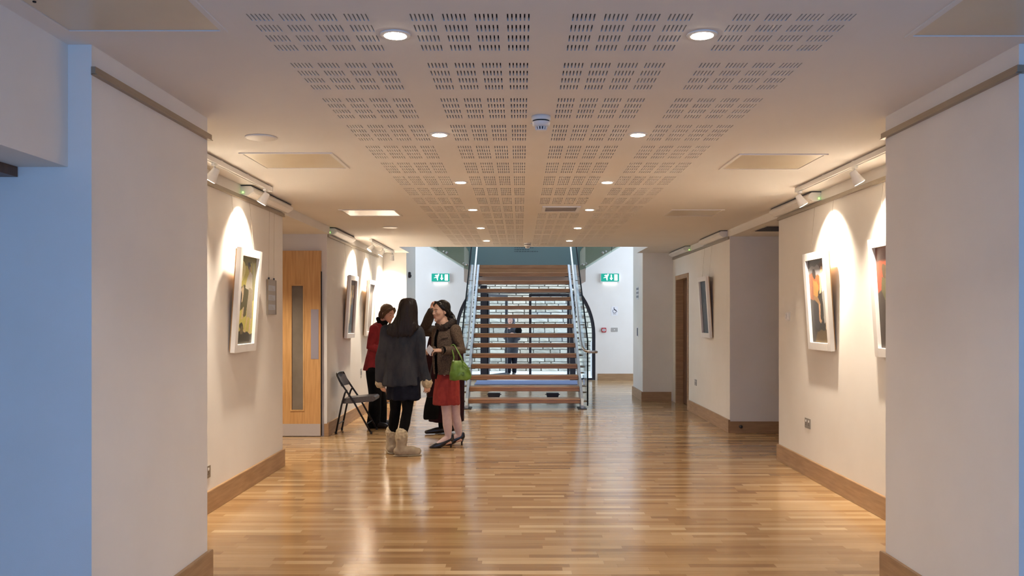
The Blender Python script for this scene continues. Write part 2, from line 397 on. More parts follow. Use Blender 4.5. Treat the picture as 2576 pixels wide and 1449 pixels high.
# picture rails
def rail(n, x, s, y0, y1):
    g = B(min(x, x+s*0.018), max(x, x+s*0.018), y0, y1, 2.425, 2.456)
    g.box(min(x, x+s*0.024), max(x, x+s*0.024), y0, y1, 2.4225, 2.427)
    return struct('trim_%d' % n, g, 'rail_alloy', 'slim metal picture rail')
rail(1, -1.725, 1, 3.405, 4.69); rail(2, WL2, 1, 4.69, 8.27); rail(3, WL3, 1, 10.32, 13.97)
rail(4, 2.0, -1, 3.38, 4.66); rail(5, WR, -1, 4.68, 8.58); rail(6, WR, -1, 10.62, 14.5)
struct('trim_7', B(2.0, 3.2, 3.382, 3.40, 2.425, 2.456), 'rail_alloy', 'slim metal picture rail')
# ------------------------------------------------------------------ doors
d1 = thing('door_1', (-2.865, 10.27, 0), 'pale oak door with a tall narrow vision panel in the left recess', 'door', None, 'structure')
DX0, DX1, DF, DB = -3.315, -2.415, 10.250, 10.294
VX0, VX1, VZ0, VZ1 = -2.765, -2.628, 0.325, 1.825
g = G().box(DX0, VX0, DF, DB, 0.008, 2.25).box(VX1, DX1, DF, DB, 0.008, 2.25).box(VX0, VX1, DF, DB, 0.008, VZ0).box(VX0, VX1, DF, DB, VZ1, 2.25)
part('leaf', g, 'oak_door', d1)
part('vision_panel', B(VX0+0.001, VX1-0.001, DF+0.016, DF+0.024, VZ0+0.001, VZ1-0.001), 'obscure_glass', d1)
bw = 0.016
for bx in ((VX0-bw, VX0, DF-0.006, DF-0.0005, VZ0-bw, VZ1+bw), (VX1, VX1+bw, DF-0.006, DF-0.0005, VZ0-bw, VZ1+bw), (VX0, VX1, DF-0.006, DF-0.0005, VZ0-bw, VZ0), (VX0, VX1, DF-0.006, DF-0.0005, VZ1, VZ1+bw)):
    part('glazing_bead', B(*bx), 'oak_bead', d1)
part('kick_plate', B(DX0+0.005, DX1-0.005, DF-0.003, DF-0.0005, 0.01, 0.155), 'kick_plate', d1, label='pale metal kick plate')
part('push_plate', B(-2.532, -2.440, DF-0.003, DF-0.0005, 0.94, 1.54), 'push_plate', d1, label='grey push plate')
part('door_edge', B(DX1+0.0005, DX1+0.006, DF+0.004, DB, 0.01, 2.0), 'black_rubber', d1)

d2 = thing('door_2', (WR, 13.73, 0), 'dark brown door set deep in an oak frame on the right', 'door', None, 'structure')
Y0, Y1, ZT = 13.19, 14.27, 2.135
part('jamb', B(WR-0.012, WR+0.20, Y0, Y0+0.07, 0, ZT), 'oak_trim', d2)
part('jamb', B(WR-0.012, WR+0.20, Y1-0.07, Y1, 0, ZT), 'oak_trim', d2)
part('head', B(WR-0.012, WR+0.20, Y0+0.0705, Y1-0.0705, ZT-0.07, ZT), 'oak_trim', d2)
lf = part('leaf', B(WR+0.11, WR+0.155, Y0+0.072, Y1-0.072, 0.008, ZT-0.073), 'dark_oak', d2)
part('handle', G().capsule([(WR+0.105, Y0+0.14, 1.02), (WR+0.075, Y0+0.14, 1.02), (WR+0.075, Y0+0.25, 1.02)], 0.009), 'stainless', lf, True)
# wood lining in the opening at the near left
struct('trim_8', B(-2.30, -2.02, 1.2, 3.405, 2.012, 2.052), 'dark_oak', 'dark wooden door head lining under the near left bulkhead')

# ------------------------------------------------------------------ ceiling fittings
def downlight():
    r = thing('downlight', (0, 0, CEIL), '', 'light', 'downlights in two rows along the ceiling')
    part_g = G().lathe([(0.044, -0.006), (0.058, -0.004), (0.060, -0.0005)], (0, 0, 0), 28)
    link('rim', part_g.mesh('rim', smooth=False), 'white_enamel', r)
    link('lens', G().lathe([(0.004, -0.0105), (0.030, -0.0098), (0.0435, -0.0065)], (0, 0, 0), 28).mesh('lens', smooth=True), 'downlight_lens', r)
    l = bpy.data.lights.new('downlight_lamp', 'SPOT'); l.energy = DOWN_W; l.color = (1.0, 0.87, 0.72); l.spot_size = math.radians(118); l.spot_blend = 0.8; l.shadow_soft_size = 0.04
    lo = bpy.data.objects.new('downlight_lamp', l); COL.objects.link(lo); lo.parent = r; lo.location = (0, 0, -0.02)
    return r
DY = [3.288, 5.086, 6.886, 8.646, 10.42, 12.16]
ordn = ['nearest', 'second', 'third', 'fourth', 'fifth', 'farthest']
dl0 = downlight(); first = True
for i, y in enumerate(DY):
    for x, s in ((-0.485, 'left'), (0.705, 'right')):
        o = dl0 if first else copy_tree(dl0); first = False
        o.location = (x, y, CEIL)
        o['label'] = '%s glowing round downlight of the %s row in the ceiling' % (ordn[i], s)
# unseen twin in the left recess that brightens its floor
o = copy_tree(dl0); o.location = (-2.95, 9.2, REC); o['label'] = 'round downlight in the soffit of the left door recess'; o['group'] = 'downlights in the recesses'
for c_ in o.children:
    if c_.type == 'LIGHT': c_.data = c_.data.copy(); c_.data.energy = RECESS_W

for (x, y, z, r, lb) in ((-1.58, 5.165, CEIL, 0.093, 'round white ceiling speaker beside the nearest left access hatch'), (-1.585, 10.33, CEIL, 0.088, 'round ceiling speaker beyond the second left access hatch')):
    t = thing('ceiling_speaker', (x, y, z), lb, 'speaker', 'round ceiling speakers')
    part('rim', G().lathe([(r-0.010, z-0.010), (r, z-0.007), (r+0.002, z-0.0005)], (x, y, 0), 32), 'white_plastic', t, True)
    part('grille', G().lathe([(0.003, z-0.0075), (r-0.0105, z-0.0065), (r-0.0105, z-0.001)], (x, y, 0), 32), 'hatch_paint', t)

def hatch(x0, x1, y0, y1, lb):
    t = thing('access_hatch', ((x0+x1)/2, (y0+y1)/2, CEIL), lb, 'access hatch', 'access hatches in the ceiling')
    f = 0.022
    part('panel', B(x0+f+0.003, x1-f-0.003, y0+f+0.003, y1-f-0.003, CEIL-0.004, CEIL-0.0005), 'hatch_paint', t)
    for bx in ((x0, x0+f, y0, y1), (x1-f, x1, y0, y1), (x0+f, x1-f, y0, y0+f), (x0+f, x1-f, y1-f, y1)):
        part('frame', B(*bx, CEIL-0.007, CEIL-0.0005), 'ceiling_paint', t)
    return t
h = hatch(-1.74, -1.12, 2.62, 3.25, 'large beige access hatch at the near left edge of the ceiling')
part('latch', G().lathe([(0.006, CEIL-0.008), (0.006, CEIL-0.0042)], (-1.68, 2.93, 0), 10), 'dark_hole', h)
hatch(-1.88, -1.256, 5.65, 6.24, 'beige access hatch above the nearest left picture track')
hatch(-1.86, -1.274, 8.65, 9.19, 'shiny access hatch in the ceiling outside the left door recess')
hatch(1.50, 2.10, 2.66, 3.31, 'large beige access hatch at the near right edge of the ceiling')
hatch(1.47, 2.07, 5.69, 6.28, 'beige access hatch beside the right lighting track')
hatch(1.546, 2.09, 8.65, 9.19, 'beige access hatch in the ceiling outside the right recess')

def detector(x, y, lb):
    z = CEIL; t = thing('smoke_detector', (x, y, z), lb, 'smoke detector', 'smoke detectors on the ceiling')
    part('mount', G().lathe([(0.050, z-0.024), (0.053, z-0.018), (0.053, z-0.0005)], (x, y, 0), 28), 'white_plastic', t, True)
    part('gap_ring', G().lathe([(0.046, z-0.031), (0.046, z-0.0245)], (x, y, 0), 28), 'dark_hole', t)
    part('body', G().lathe([(0.034, z-0.058), (0.047, z-0.050), (0.050, z-0.036), (0.050, z-0.0315)], (x, y, 0), 28), 'white_plastic', t, True)
    for k in range(12):
        w = 2*math.pi*k/12; c, s = math.cos(w), math.sin(w)
        part('cage_bar', G().tube([(x+0.031*c, y+0.031*s, z-0.0585), (x+0.027*c, y+0.027*s, z-0.074)], 0.0042, 6), 'white_plastic', t)
    part('chamber', G().lathe([(0.022, z-0.074), (0.022, z-0.0585)], (x, y, 0), 20), 'dark_steel', t)
    part('cap', G().lathe([(0.012, z-0.081), (0.026, z-0.079), (0.031, z-0.0745)], (x, y, 0), 24), 'white_plastic', t, True)
    part('indicator', G().ell((x-0.054, y, z-0.040), (0.004, 0.004, 0.003), nu=8, nv=6), 'white_enamel', t, True)
detector(0.113, 4.63, 'white smoke detector hanging nearest between the downlights')
detector(0.106, 12.55, 'small white smoke detector on the ceiling just before the stairs')

vx, vy = FX0+VENT[0]*P+P/2, FY0+VENT[1]*P+P/2
t = thing('ceiling_vent', (vx, vy-0.03, CEIL), 'white rectangular ceiling vent replacing part of the slotted boards', 'vent')
x0, x1, y0, y1 = vx-0.19, vx+0.19, vy-0.22, vy+0.16
for bx in ((x0, x0+0.035, y0, y1), (x1-0.035, x1, y0, y1), (x0+0.035, x1-0.035, y0, y0+0.03), (x0+0.035, x1-0.035, y1-0.03, y1)):
    part('frame', B(*bx, CEIL-0.012, CEIL-0.0005), 'white_plastic', t)
part('throat', B(x0+0.035, x1-0.035, y0+0.03, y1-0.03, CEIL-0.002, CEIL-0.0005), 'raw_frame_back', t)
for k in range(7):
    yy = y0+0.06+k*0.044
    part('blade', G().prism([(yy, CEIL-0.011), (yy+0.022, CEIL-0.003), (yy+0.024, CEIL-0.004), (yy+0.002, CEIL-0.012)], 'x', x0+0.036, x1-0.036), 'white_plastic', t)
t = thing('ceiling_grille', (2.9, 9.6, REC), 'slatted air grille in the soffit of the right recess', 'vent')
part('frame', B(2.70, 3.25, 9.35, 9.9, REC-0.006, REC-0.0005), 'hatch_paint', t)
for k in range(9): part('slat', B(2.73, 3.22, 9.385+k*0.056, 9.415+k*0.056, REC-0.012, REC-0.0065), 'dark_steel', t)

# tracks and spotlights
def track(x, y0, y1, lb):
    t = thing('lighting_track', (x, (y0+y1)/2, CEIL), lb, 'lighting track', 'white lighting tracks')
    z = CEIL
    part('rail', G().prism([(x-0.017, z-0.008), (x+0.017, z-0.008), (x+0.017, z-0.042), (x+0.011, z-0.042), (x+0.011, z-0.036), (x-0.011, z-0.036), (x-0.011, z-0.042), (x-0.017, z-0.042)], 'y', y0, y1), 'white_enamel', t)
    n = max(2, int((y1-y0)/0.55)+1)
    for k in range(n):
        yy = y0+0.05+(y1-y0-0.1)*k/(n-1)
        part('clip', B(x-0.012, x+0.012, yy-0.02, yy+0.02, z-0.0079, z-0.0005), 'white_enamel', t)
    part('end_cap', B(x-0.019, x+0.019, y0-0.012, y0-0.0005, z-0.044, z-0.006), 'white_plastic', t)
    part('end_cap', B(x-0.019, x+0.019, y1+0.0005, y1+0.012, z-0.044, z-0.006), 'white_plastic', t)
track(-2.10, 4.75, 7.12, 'white lighting track along the ceiling above the nearest left picture')
track(-2.10, 11.9, 14.0, 'white lighting track on the far left by the stairs')
track(2.34, 4.72, 7.16, 'white lighting track on the ceiling along the right picture wall')

def spotlight(x, y, aim, lb, power=None, lit=True):
    t = thing('track_spotlight', (x, y, CEIL-0.042), lb, 'spotlight', 'white spotlights on the tracks')
    z = CEIL-0.042; piv = Vector((x, y, z-0.062)); d = Vector(aim).normalized()
    part('adapter', B(x-0.012, x+0.012, y-0.03, y+0.03, z-0.020, z-0.0005), 'white_plastic', t, bevel=0.002)
    part('arm', G().tube([(x, y, z-0.0205), (x, y, z-0.04), piv-d*0.012], 0.007, 10), 'white_enamel', t, True)
    hd = G(); prof = [(-0.034, 0.012), (-0.030, 0.024), (-0.005, 0.028), (0.035, 0.036), (0.062, 0.042), (0.064, 0.040)]
    hd.tube([piv+d*a for a, r in prof], [r for a, r in prof], 24)
    part('head', hd, 'white_enamel', t, True)
    c = piv+d*0.0655
    part('lens', G().tube([c, c+d*0.001], [0.036, 0.034], 24), 'spot_lens' if lit else 'white_plastic', t)
    if power:
        l = bpy.data.lights.new('spot_lamp', 'SPOT'); l.energy = power; l.color = (1.0, 0.86, 0.69); l.spot_size = math.radians(106); l.spot_blend = 1.0; l.shadow_soft_size = 0.025
        lo = bpy.data.objects.new('spot_lamp', l); COL.objects.link(lo); lo.parent = t
        lo.location = c+d*0.01-t.location; lo.rotation_euler = d.to_track_quat('-Z', 'Y').to_euler()
S30 = math.sin(math.radians(31)), math.cos(math.radians(31))
spotlight(-2.10, 5.82, (-S30[0], 0, -S30[1]), 'white spotlight on the left track, nearest the left pier', SPOT_W)
spotlight(-2.10, 6.98, (-S30[0], 0, -S30[1]), 'white spotlight directly above the yellow-green framed picture', SPOT_W)
spotlight(-2.10, 12.0, (-0.55, -0.25, -0.75), 'glaring white spotlight at the near end of the far left track', SPOT_W*1.25)
spotlight(-2.10, 12.93, (-S30[0], 0, -S30[1]), 'middle white spotlight of the far left track', SPOT_W*1.25)
spotlight(-2.10, 13.9, (-0.22, 0.42, -0.88), 'white spotlight at the far end of the far left track', SPOT_W*1.3)
spotlight(2.34, 5.93, (S30[0], 0, -S30[1]), 'bright white spotlight on the right track near the right pier', SPOT_W)
spotlight(2.34, 7.10, (S30[0], 0, -S30[1]), 'white spotlight at the far end of the right track', SPOT_W)

# chamfered wall boxes of unknown use above the picture rail
def chamfered_unit(x, s, y0, y1, lb, led=True):
    t = thing('wall_unit', (x, (y0+y1)/2, 2.44), lb, 'wall light', 'chamfered wall units above the picture rails')
    pr = [(x+s*0.0005, 2.534), (x+s*0.085, 2.534), (x+s*0.108, 2.512), (x+s*0.108, 2.490), (x+s*0.060, 2.458), (x+s*0.026, 2.458), (x+s*0.0005, 2.47)]
    part('housing', G().prism(pr, 'y', y0, y1), 'white_plastic', t)
    a, b_ = Vector((x+s*0.1015, 0, 2.4857)), Vector((x+s*0.0665, 0, 2.4625)); n = Vector((s*0.55, 0, -0.83)).normalized()*0.003
    part('lower_panel', G().prism([(a.x, a.z), (b_.x, b_.z), (b_.x+n.x, b_.z+n.z), (a.x+n.x, a.z+n.z)], 'y', y0+0.04, y1-0.04), 'frame_white', t)
    part('top_plate', B(min(x+s*0.0005, x+s*0.09), max(x+s*0.0005, x+s*0.09), y0-0.004, y1+0.004, 2.5345, 2.5385), 'dark_steel', t)
    if led: part('indicator', G().ell((x+s*0.02, y0-0.003, 2.482), (0.006, 0.004, 0.006), nu=10, nv=8), 'green_led', t, True, label='glowing green indicator')
chamfered_unit(WL2, 1, 7.02, 8.24, 'white chamfered wall unit beside the nearest left track')
chamfered_unit(WL3, 1, 10.36, 11.55, 'white wall unit above the picture by the folding chair')
chamfered_unit(WR, -1, 7.38, 8.56, 'white wall unit above the wall with the thermostat')
chamfered_unit(WR, -1, 10.72, 11.95, 'white wall unit above the dark slate picture', False)
chamfered_unit(WR, -1, 13.05, 14.35, 'white wall unit above the dark door on the right', True)

# ------------------------------------------------------------------ pictures
def canvas_mesh(name, shapes, W, H, seed, nx=90, ny=140):
    """flat painting on a grid, coloured by point: shapes are painted in order in unit coordinates (u right, v down)"""
    uu, vv = np.meshgrid((np.arange(nx+1))/nx, (np.arange(ny+1))/ny)
    C = np.zeros((ny+1, nx+1, 3)); rs = np.random.RandomState(seed)
    def wob(u, v): return u+0.012*np.sin(v*23+seed), v+0.010*np.sin(u*19+seed)
    U, V = wob(uu, vv)
    for kind, col, p in shapes:
        if kind == 'e':
            cx, cy, rx, ry, a = p; dx, dy = U-cx, V-cy; c, s = math.cos(a), math.sin(a)
            M = ((dx*c+dy*s)/rx)**2+((-dx*s+dy*c)/ry)**2 < 1
        else:
            M = np.zeros(U.shape, bool); n = len(p); j = n-1
            for i in range(n):
                xi, yi = p[i]; xj, yj = p[j]
                cond = ((yi > V) != (yj > V)) & (U < (xj-xi)*(V-yi)/((yj-yi) or 1e-9)+xi); M ^= cond; j = i
        C[M] = col
    C = np.clip(C*(1+rs.randn(ny+1, nx+1, 1)*0.07), 0, 1)
    me = bpy.data.meshes.new(name)
    vs = [((u-0.5)*W, 0, (0.5-v)*H) for u, v in zip(uu.ravel(), vv.ravel())]; k = nx+1
    me.from_pydata(vs, [], [(j*k+i, (j+1)*k+i, (j+1)*k+i+1, j*k+i+1) for j in range(ny) for i in range(nx)])
    ca = me.color_attributes.new('paint', 'FLOAT_COLOR', 'POINT')
    ca.data.foreach_set('color', np.concatenate([C.reshape(-1, 3), np.ones(((ny+1)*(nx+1), 1))], 1).astype(np.float32).ravel())
    return me
m = principled('paint', (0.5, 0.5, 0.5), 0.45); N, L, b = nodes(m)
vc = N.new('ShaderNodeVertexColor'); vc.layer_name = 'paint'; L.new(vc.outputs[0], b.inputs['Base Color'])

YG, OL, DK = (0.50, 0.44, 0.10), (0.17, 0.15, 0.035), (0.045, 0.036, 0.018)
art_yellow = [('p', YG, [(-.1, -.1), (1.1, -.1), (1.1, 1.1), (-.1, 1.1)]), ('p', OL, [(-.1, -.1), (1.1, -.1), (1.1, .07), (.5, .08), (.45, .11), (-.1, .11)]),
  ('p', (.28, .25, .07), [(.72, .05), (1.1, .05), (1.1, .5), (.8, .5)]), ('e', (.72, .66, .30), (.15, .16, .2, .12, 0)),
  ('p', (.10, .085, .03), [(.12, .34), (.35, .33), (.62, .35), (.66, .42), (.55, .66), (.40, .70), (.30, .60), (.12, .62)]), ('e', (.02, .018, .015), (.14, .47, .12, .13, .1)),
  ('p', (.55, .42, .26), [(.16, .37), (.30, .33), (.34, .38), (.30, .52), (.24, .52), (.24, .42)]), ('e', (.035, .025, .015), (.58, .10, .09, .045, .3)), ('e', (.40, .26, .14), (.62, .15, .05, .045, 0)),
  ('p', (.60, .56, .45), [(.52, .22), (.62, .17), (.80, .2), (.86, .36), (.80, .42), (.55, .36), (.42, .36)]),
  ('p', (.40, .34, .24), [(.62, .36), (.88, .36), (.92, .70), (.58, .70)]), ('p', (.58, .42, .24), [(.60, .70), (.67, .70), (.58, .86), (.46, .86), (.55, .82)]), ('p', (.60, .44, .26), [(.80, .70), (.87, .70), (.85, .90), (.72, .91), (.79, .86)]),
  ('p', (.56, .42, .24), [(.34, .60), (.42, .58), (.36, .72), (.26, .72)]), ('p', DK, [(-.1, .86), (.3, .84), (1.1, .9), (1.1, 1.1), (-.1, 1.1)]), ('e', DK, (.33, .80, .13, .035, .2)), ('e', (.16, .12, .05), (.36, .85, .09, .05, 0))]
art_orange = [('p', (.050, .046, .045), [(-.1, -.1), (1.1, -.1), (1.1, .15), (-.1, .10)]), ('p', (.26, .25, .26), [(-.1, .09), (.5, .07), (1.1, .15), (1.1, .3), (-.1, .22)]),
  ('p', (.36, .115, .035), [(-.1, .15), (.3, .17), (.6, .2), (1.1, .2), (1.1, .62), (-.1, .5)]), ('p', (.035, .028, .022), [(-.1, .42), (.2, .5), (.6, .36), (1.1, .4), (1.1, 1.1), (-.1, 1.1)]),
  ('e', (.03, .018, .012), (.32, .165, .10, .06, 0)), ('p', (.46, .24, .055), [(.22, .25), (.42, .25), (.52, .34), (.48, .44), (.22, .44)]), ('p', (.30, .17, .07), [(.20, .43), (.45, .44), (.58, .55), (.50, .58), (.25, .52)]),
  ('e', (.045, .04, .042), (.30, .66, .24, .17, .1)), ('p', (.48, .28, .15), [(.46, .55), (.55, .54), (.55, .72), (.62, .74), (.54, .78), (.47, .74)]), ('e', (.06, .03, .015), (.73, .07, .11, .045, 0)), ('e', (.62, .44, .25), (.74, .13, .06, .05, 0)),
  ('p', (.70, .66, .54), [(.64, .17), (.86, .16), (.96, .3), (.92, .40), (.70, .38)]), ('p', (.60, .46, .28), [(.62, .2), (.7, .2), (.66, .40), (.56, .42)]), ('p', (.33, .31, .27), [(.70, .38), (.95, .39), (.96, .76), (.74, .76)]),
  ('p', (.58, .42, .24), [(.82, .76), (.9, .76), (.88, .83), (.78, .88), (.76, .87)]), ('p', (.13, .085, .035), [(.3, .86), (.9, .84), (1.1, .96), (1.1, 1.1), (.1, 1.1)])]
art_red = [('p', (.30, .050, .016), [(-.1, -.1), (1.1, -.1), (1.1, .5), (-.1, .5)]), ('p', (.13, .035, .016), [(-.1, -.1), (1.1, -.1), (1.1, .12), (-.1, .15)]), ('p', (.035, .022, .015), [(-.1, .45), (.5, .42), (1.1, .44), (1.1, 1.1), (-.1, 1.1)]),
  ('e', (.07, .045, .02), (.30, .24, .10, .08, .2)), ('e', (.50, .30, .16), (.38, .27, .05, .045, 0)), ('p', (.095, .085, .035), [(.18, .30), (.40, .30), (.56, .44), (.62, .52), (.3, .55), (.16, .45)]),
  ('p', (.48, .26, .12), [(.46, .3), (.54, .3), (.66, .45), (.6, .5)]), ('p', (.075, .065, .03), [(.25, .53), (.7, .50), (.85, .6), (.7, .7), (.30, .72)]), ('p', (.50, .28, .14), [(.30, .70), (.42, .70), (.38, .87), (.50, .88), (.36, .92), (.28, .90)]), ('e', (.50, .40, .24), (.80, .26, .10, .10, 0)), ('p', (.40, .34, .22), [(.68, .34), (1., .32), (1., .7), (.75, .7)])]
art_slate = [('p', (.036, .042, .052), [(-.1, -.1), (1.1, -.1), (1.1, 1.1), (-.1, 1.1)]), ('e', (.055, .065, .08), (.5, .62, .4, .3, 0)), ('p', (.16, .16, .15), [(.52, .1), (.55, .1), (.80, .24), (.77, .25)]), ('p', (.13, .13, .12), [(.84, .08), (.87, .08), (.86, .17), (.83, .17)]),
  ('e', (.025, .028, .036), (.25, .25, .2, .15, .4)), ('e', (.05, .055, .06), (.45, .9, .35, .08, 0)), ('p', (.09, .09, .09), [(.3, .4), (.33, .4), (.4, .6), (.37, .6)])]
art_blue = [('p', (.46, .32, .15), [(-.1, -.1), (1.1, -.1), (1.1, 1.1), (-.1, 1.1)]), ('p', (.15, .10, .06), [(-.1, -.1), (1.1, -.1), (1.1, .09), (-.1, .09)]), ('p', (.58, .52, .38), [(-.1, .3), (.3, .25), (.42, .75), (-.1, .8)]),
  ('e', (.035, .022, .016), (.66, .24, .10, .07, 0)), ('p', (.085, .06, .05), [(.45, .34), (.6, .28), (.85, .34), (.85, .46), (.5, .46)]), ('p', (.055, .065, .085), [(.45, .45), (.82, .45), (.86, .96), (.40, .96)]), ('p', (.13, .045, .025), [(.84, .1), (1.1, .1), (1.1, 1.1), (.84, 1.1)]), ('p', (.10, .115, .125), [(-.1, .80), (.84, .84), (.84, 1.1), (-.1, 1.1)])]
art_grey = [('p', (.24, .19, .16), [(-.1, -.1), (1.1, -.1), (1.1, 1.1), (-.1, 1.1)]), ('p', (.13, .095, .08), [(.2, .1), (.34, .1), (.38, .95), (.22, .95)]), ('p', (.30, .25, .21), [(.45, .05), (.7, .05), (.65, .95), (.5, .95)]), ('e', (.07, .05, .045), (.28, .5, .1, .3, 0)), ('p', (.10, .08, .07), [(.8, .2), (.9, .2), (.86, .9), (.8, .9)])]

def picture(x, s, y0, art, lb, seed):
    """x wall plane, s = +1 on the left wall (faces +X). Built facing +X/-X, leaning out at the top from its lower back edge."""
    W, H, DP, FW = 0.55, 0.845, 0.048, 0.064; z0 = 1.165
    t = thing('framed_picture', (x+s*0.004, y0+W/2, z0), lb, 'picture', 'white framed pictures hung on wires')
    t.rotation_euler = (0, s*math.atan(0.055/H), 0)
    # local: X out of the wall * s, Y along the wall, Z up
    def lb_(name, xa, xb, ya, yb, za, zb, mat, bev=0.0):
        me = B(min(s*xa, s*xb), max(s*xa, s*xb), ya, yb, za, zb).mesh(name, bevel=bev); return link(name, me, mat, t)
    h = W/2
    lb_('frame_side', 0.012, DP, -h, -h+FW, 0, H, 'frame_white', 0.0015); lb_('frame_side', 0.012, DP, h-FW, h, 0, H, 'frame_white', 0.0015)
    lb_('frame_rail', 0.012, DP, -h+FW, h-FW, 0, FW, 'frame_white', 0.0015); lb_('frame_rail', 0.012, DP, -h+FW, h-FW, H-FW, H, 'frame_white', 0.0015)
    lb_('backing', 0.0, 0.0118, -h+0.012, h-0.012, 0.012, H-0.012, 'raw_frame_back')
    me = canvas_mesh('canvas', art, W-2*FW, H-2*FW, seed)
    c = link('canvas', me, 'paint', t, (s*0.022, 0, H/2)); c.rotation_euler = (0, 0, math.pi/2 if s > 0 else -math.pi/2)
    for yy in (-h+0.05, h-0.05):
        lb_('hook', -0.006, -0.0005, yy-0.008, yy+0.008, H-0.075, H-0.05, 'dark_steel')
    for yy in (-h+0.05, h-0.05):     # hanging wires, from the hooks up to the picture rail
        p0 = Vector((s*-0.003, yy, H-0.05)); M = Matrix.Rotation(-t.rotation_euler.y, 3, 'Y')
        top = M @ (Vector((x+s*0.012, y0+W/2+yy, 2.4225))-t.location)
        link('wire', G().tube([p0, top], 0.0009, 5).mesh('wire'), 'rail_alloy', t)
picture(WL2, 1, 6.715, art_yellow, 'white framed picture in yellow and green, nearest on the left wall', 1)
picture(WL3, 1, 11.22, art_blue, 'white framed picture of a blue figure behind the folding chair', 2)
picture(WL3, 1, 12.64, art_grey, 'white framed grey-brown picture farthest along the left wall', 3)
picture(WR, -1, 7.01, art_orange, 'white framed picture with orange and white figures on the right wall', 4)
picture(WR, -1, 5.59, art_red, 'white framed red picture cut off by the right pier', 5)
picture(WR, -1, 11.49, art_slate, 'white framed dark slate-blue picture beside the dark door', 6)

t = thing('information_holder', (WL2, 7.86, 1.476), 'slim clear holder with printed sheets beside the yellow-green picture', 'sign')
x = WL2
part('backing', B(x+0.004, x+0.012, 7.735, 7.985, 1.476, 1.787), 'grey_paper', t)
for k in range(3): part('sheet', B(x+0.0125, x+0.0135, 7.755, 7.965, 1.515+k*0.088, 1.563+k*0.088), 'blue_paper', t)
for k in range(3):
    for q in range(3): part('print_line', B(x+0.0136, x+0.0140, 7.77, 7.93-0.03*q, 1.523+k*0.088+q*0.012, 1.527+k*0.088+q*0.012), 'grey_paper', t)
for bx in ((7.728, 7.735, 1.470, 1.793), (7.985, 7.992, 1.470, 1.793), (7.7351, 7.9849, 1.470, 1.476), (7.7351, 7.9849, 1.787, 1.793)):
    part('edge', B(x+0.003, x+0.018, *bx), 'rail_alloy', t)
for yy in (7.78, 7.94):
    part('clip', B(x+0.004, x+0.014, yy-0.008, yy+0.008, 1.7935, 1.812), 'dark_steel', t)
    part('wire', G().tube([(x+0.009, yy, 1.8125), (x+0.012, yy, 2.422)], 0.0009, 5), 'rail_alloy', t)

# ------------------------------------------------------------------ small wall fittings
def socket(x, s, y, z, w, h, lb, n=2):
    t = thing('wall_socket', (x, y, z-h/2), lb, 'socket')
    def bb(x0, x1, *r): return B(min(x+s*x0, x+s*x1), max(x+s*x0, x+s*x1), *r)
    part('plate', bb(0.0005, 0.006, y-w/2, y+w/2, z-h/2, z+h/2), 'brushed_plate', t, bevel=0.0015)
    for k in range(n):
        yc = y+(k-(n-1)/2)*w*0.48
        part('rocker', bb(0.0062, 0.010, yc-0.009, yc+0.009, z+0.012, z+0.030), 'white_plastic', t)
        part('pin_hole', bb(0.0062, 0.0068, yc-0.012, yc-0.006, z-0.018, z-0.012), 'dark_hole', t)
        part('pin_hole', bb(0.0062, 0.0068, yc+0.006, yc+0.012, z-0.018, z-0.012), 'dark_hole', t)
        part('pin_hole', bb(0.0062, 0.0068, yc-0.003, yc+0.003, z-0.006, z+0.003), 'dark_hole', t)
socket(WR, -1, 7.72, 0.48, 0.146, 0.09, 'brushed metal double socket low below the orange picture')
socket(WR, -1, 12.65, 0.47, 0.146, 0.09, 'brushed metal socket low on the wall beside the dark door')
socket(WL3, 1, 12.5, 0.64, 0.09, 0.09, 'small wall socket behind the woman in red', 1)
socket(WL2, 1, 6.28, 0.30, 0.09, 0.09, 'small socket just above the baseboard beside the left pier', 1)
t = thing('thermostat', (WR, 8.27, 1.41), 'small white thermostat on the right wall near the recess', 'thermostat')
part('back_plate', B(WR-0.010, WR-0.0005, 8.22, 8.32, 1.41, 1.50), 'white_plastic', t, bevel=0.003)
part('cover', B(WR-0.026, WR-0.0105, 8.228, 8.312, 1.417, 1.493), 'white_enamel', t, bevel=0.006)
part('dial', G().lathe([(0.020, -0.034), (0.022, -0.0265)], (WR, 8.27, 1.455), 18, 'x'), 'white_plastic', t)
t = thing('door_stop', (2.74, 10.575, 0.045), 'round metal door stop on the baseboard of the right recess', 'door stop')
part('stem', G().lathe([(0.013, 10.545), (0.013, 10.5745)], (2.74, 0, 0.085), 14, 'y'), 'stainless', t)
part('buffer', G().lathe([(0.010, 10.515), (0.021, 10.520), (0.021, 10.5445)], (2.74, 0, 0.085), 18, 'y'), 'dark_steel', t, True)

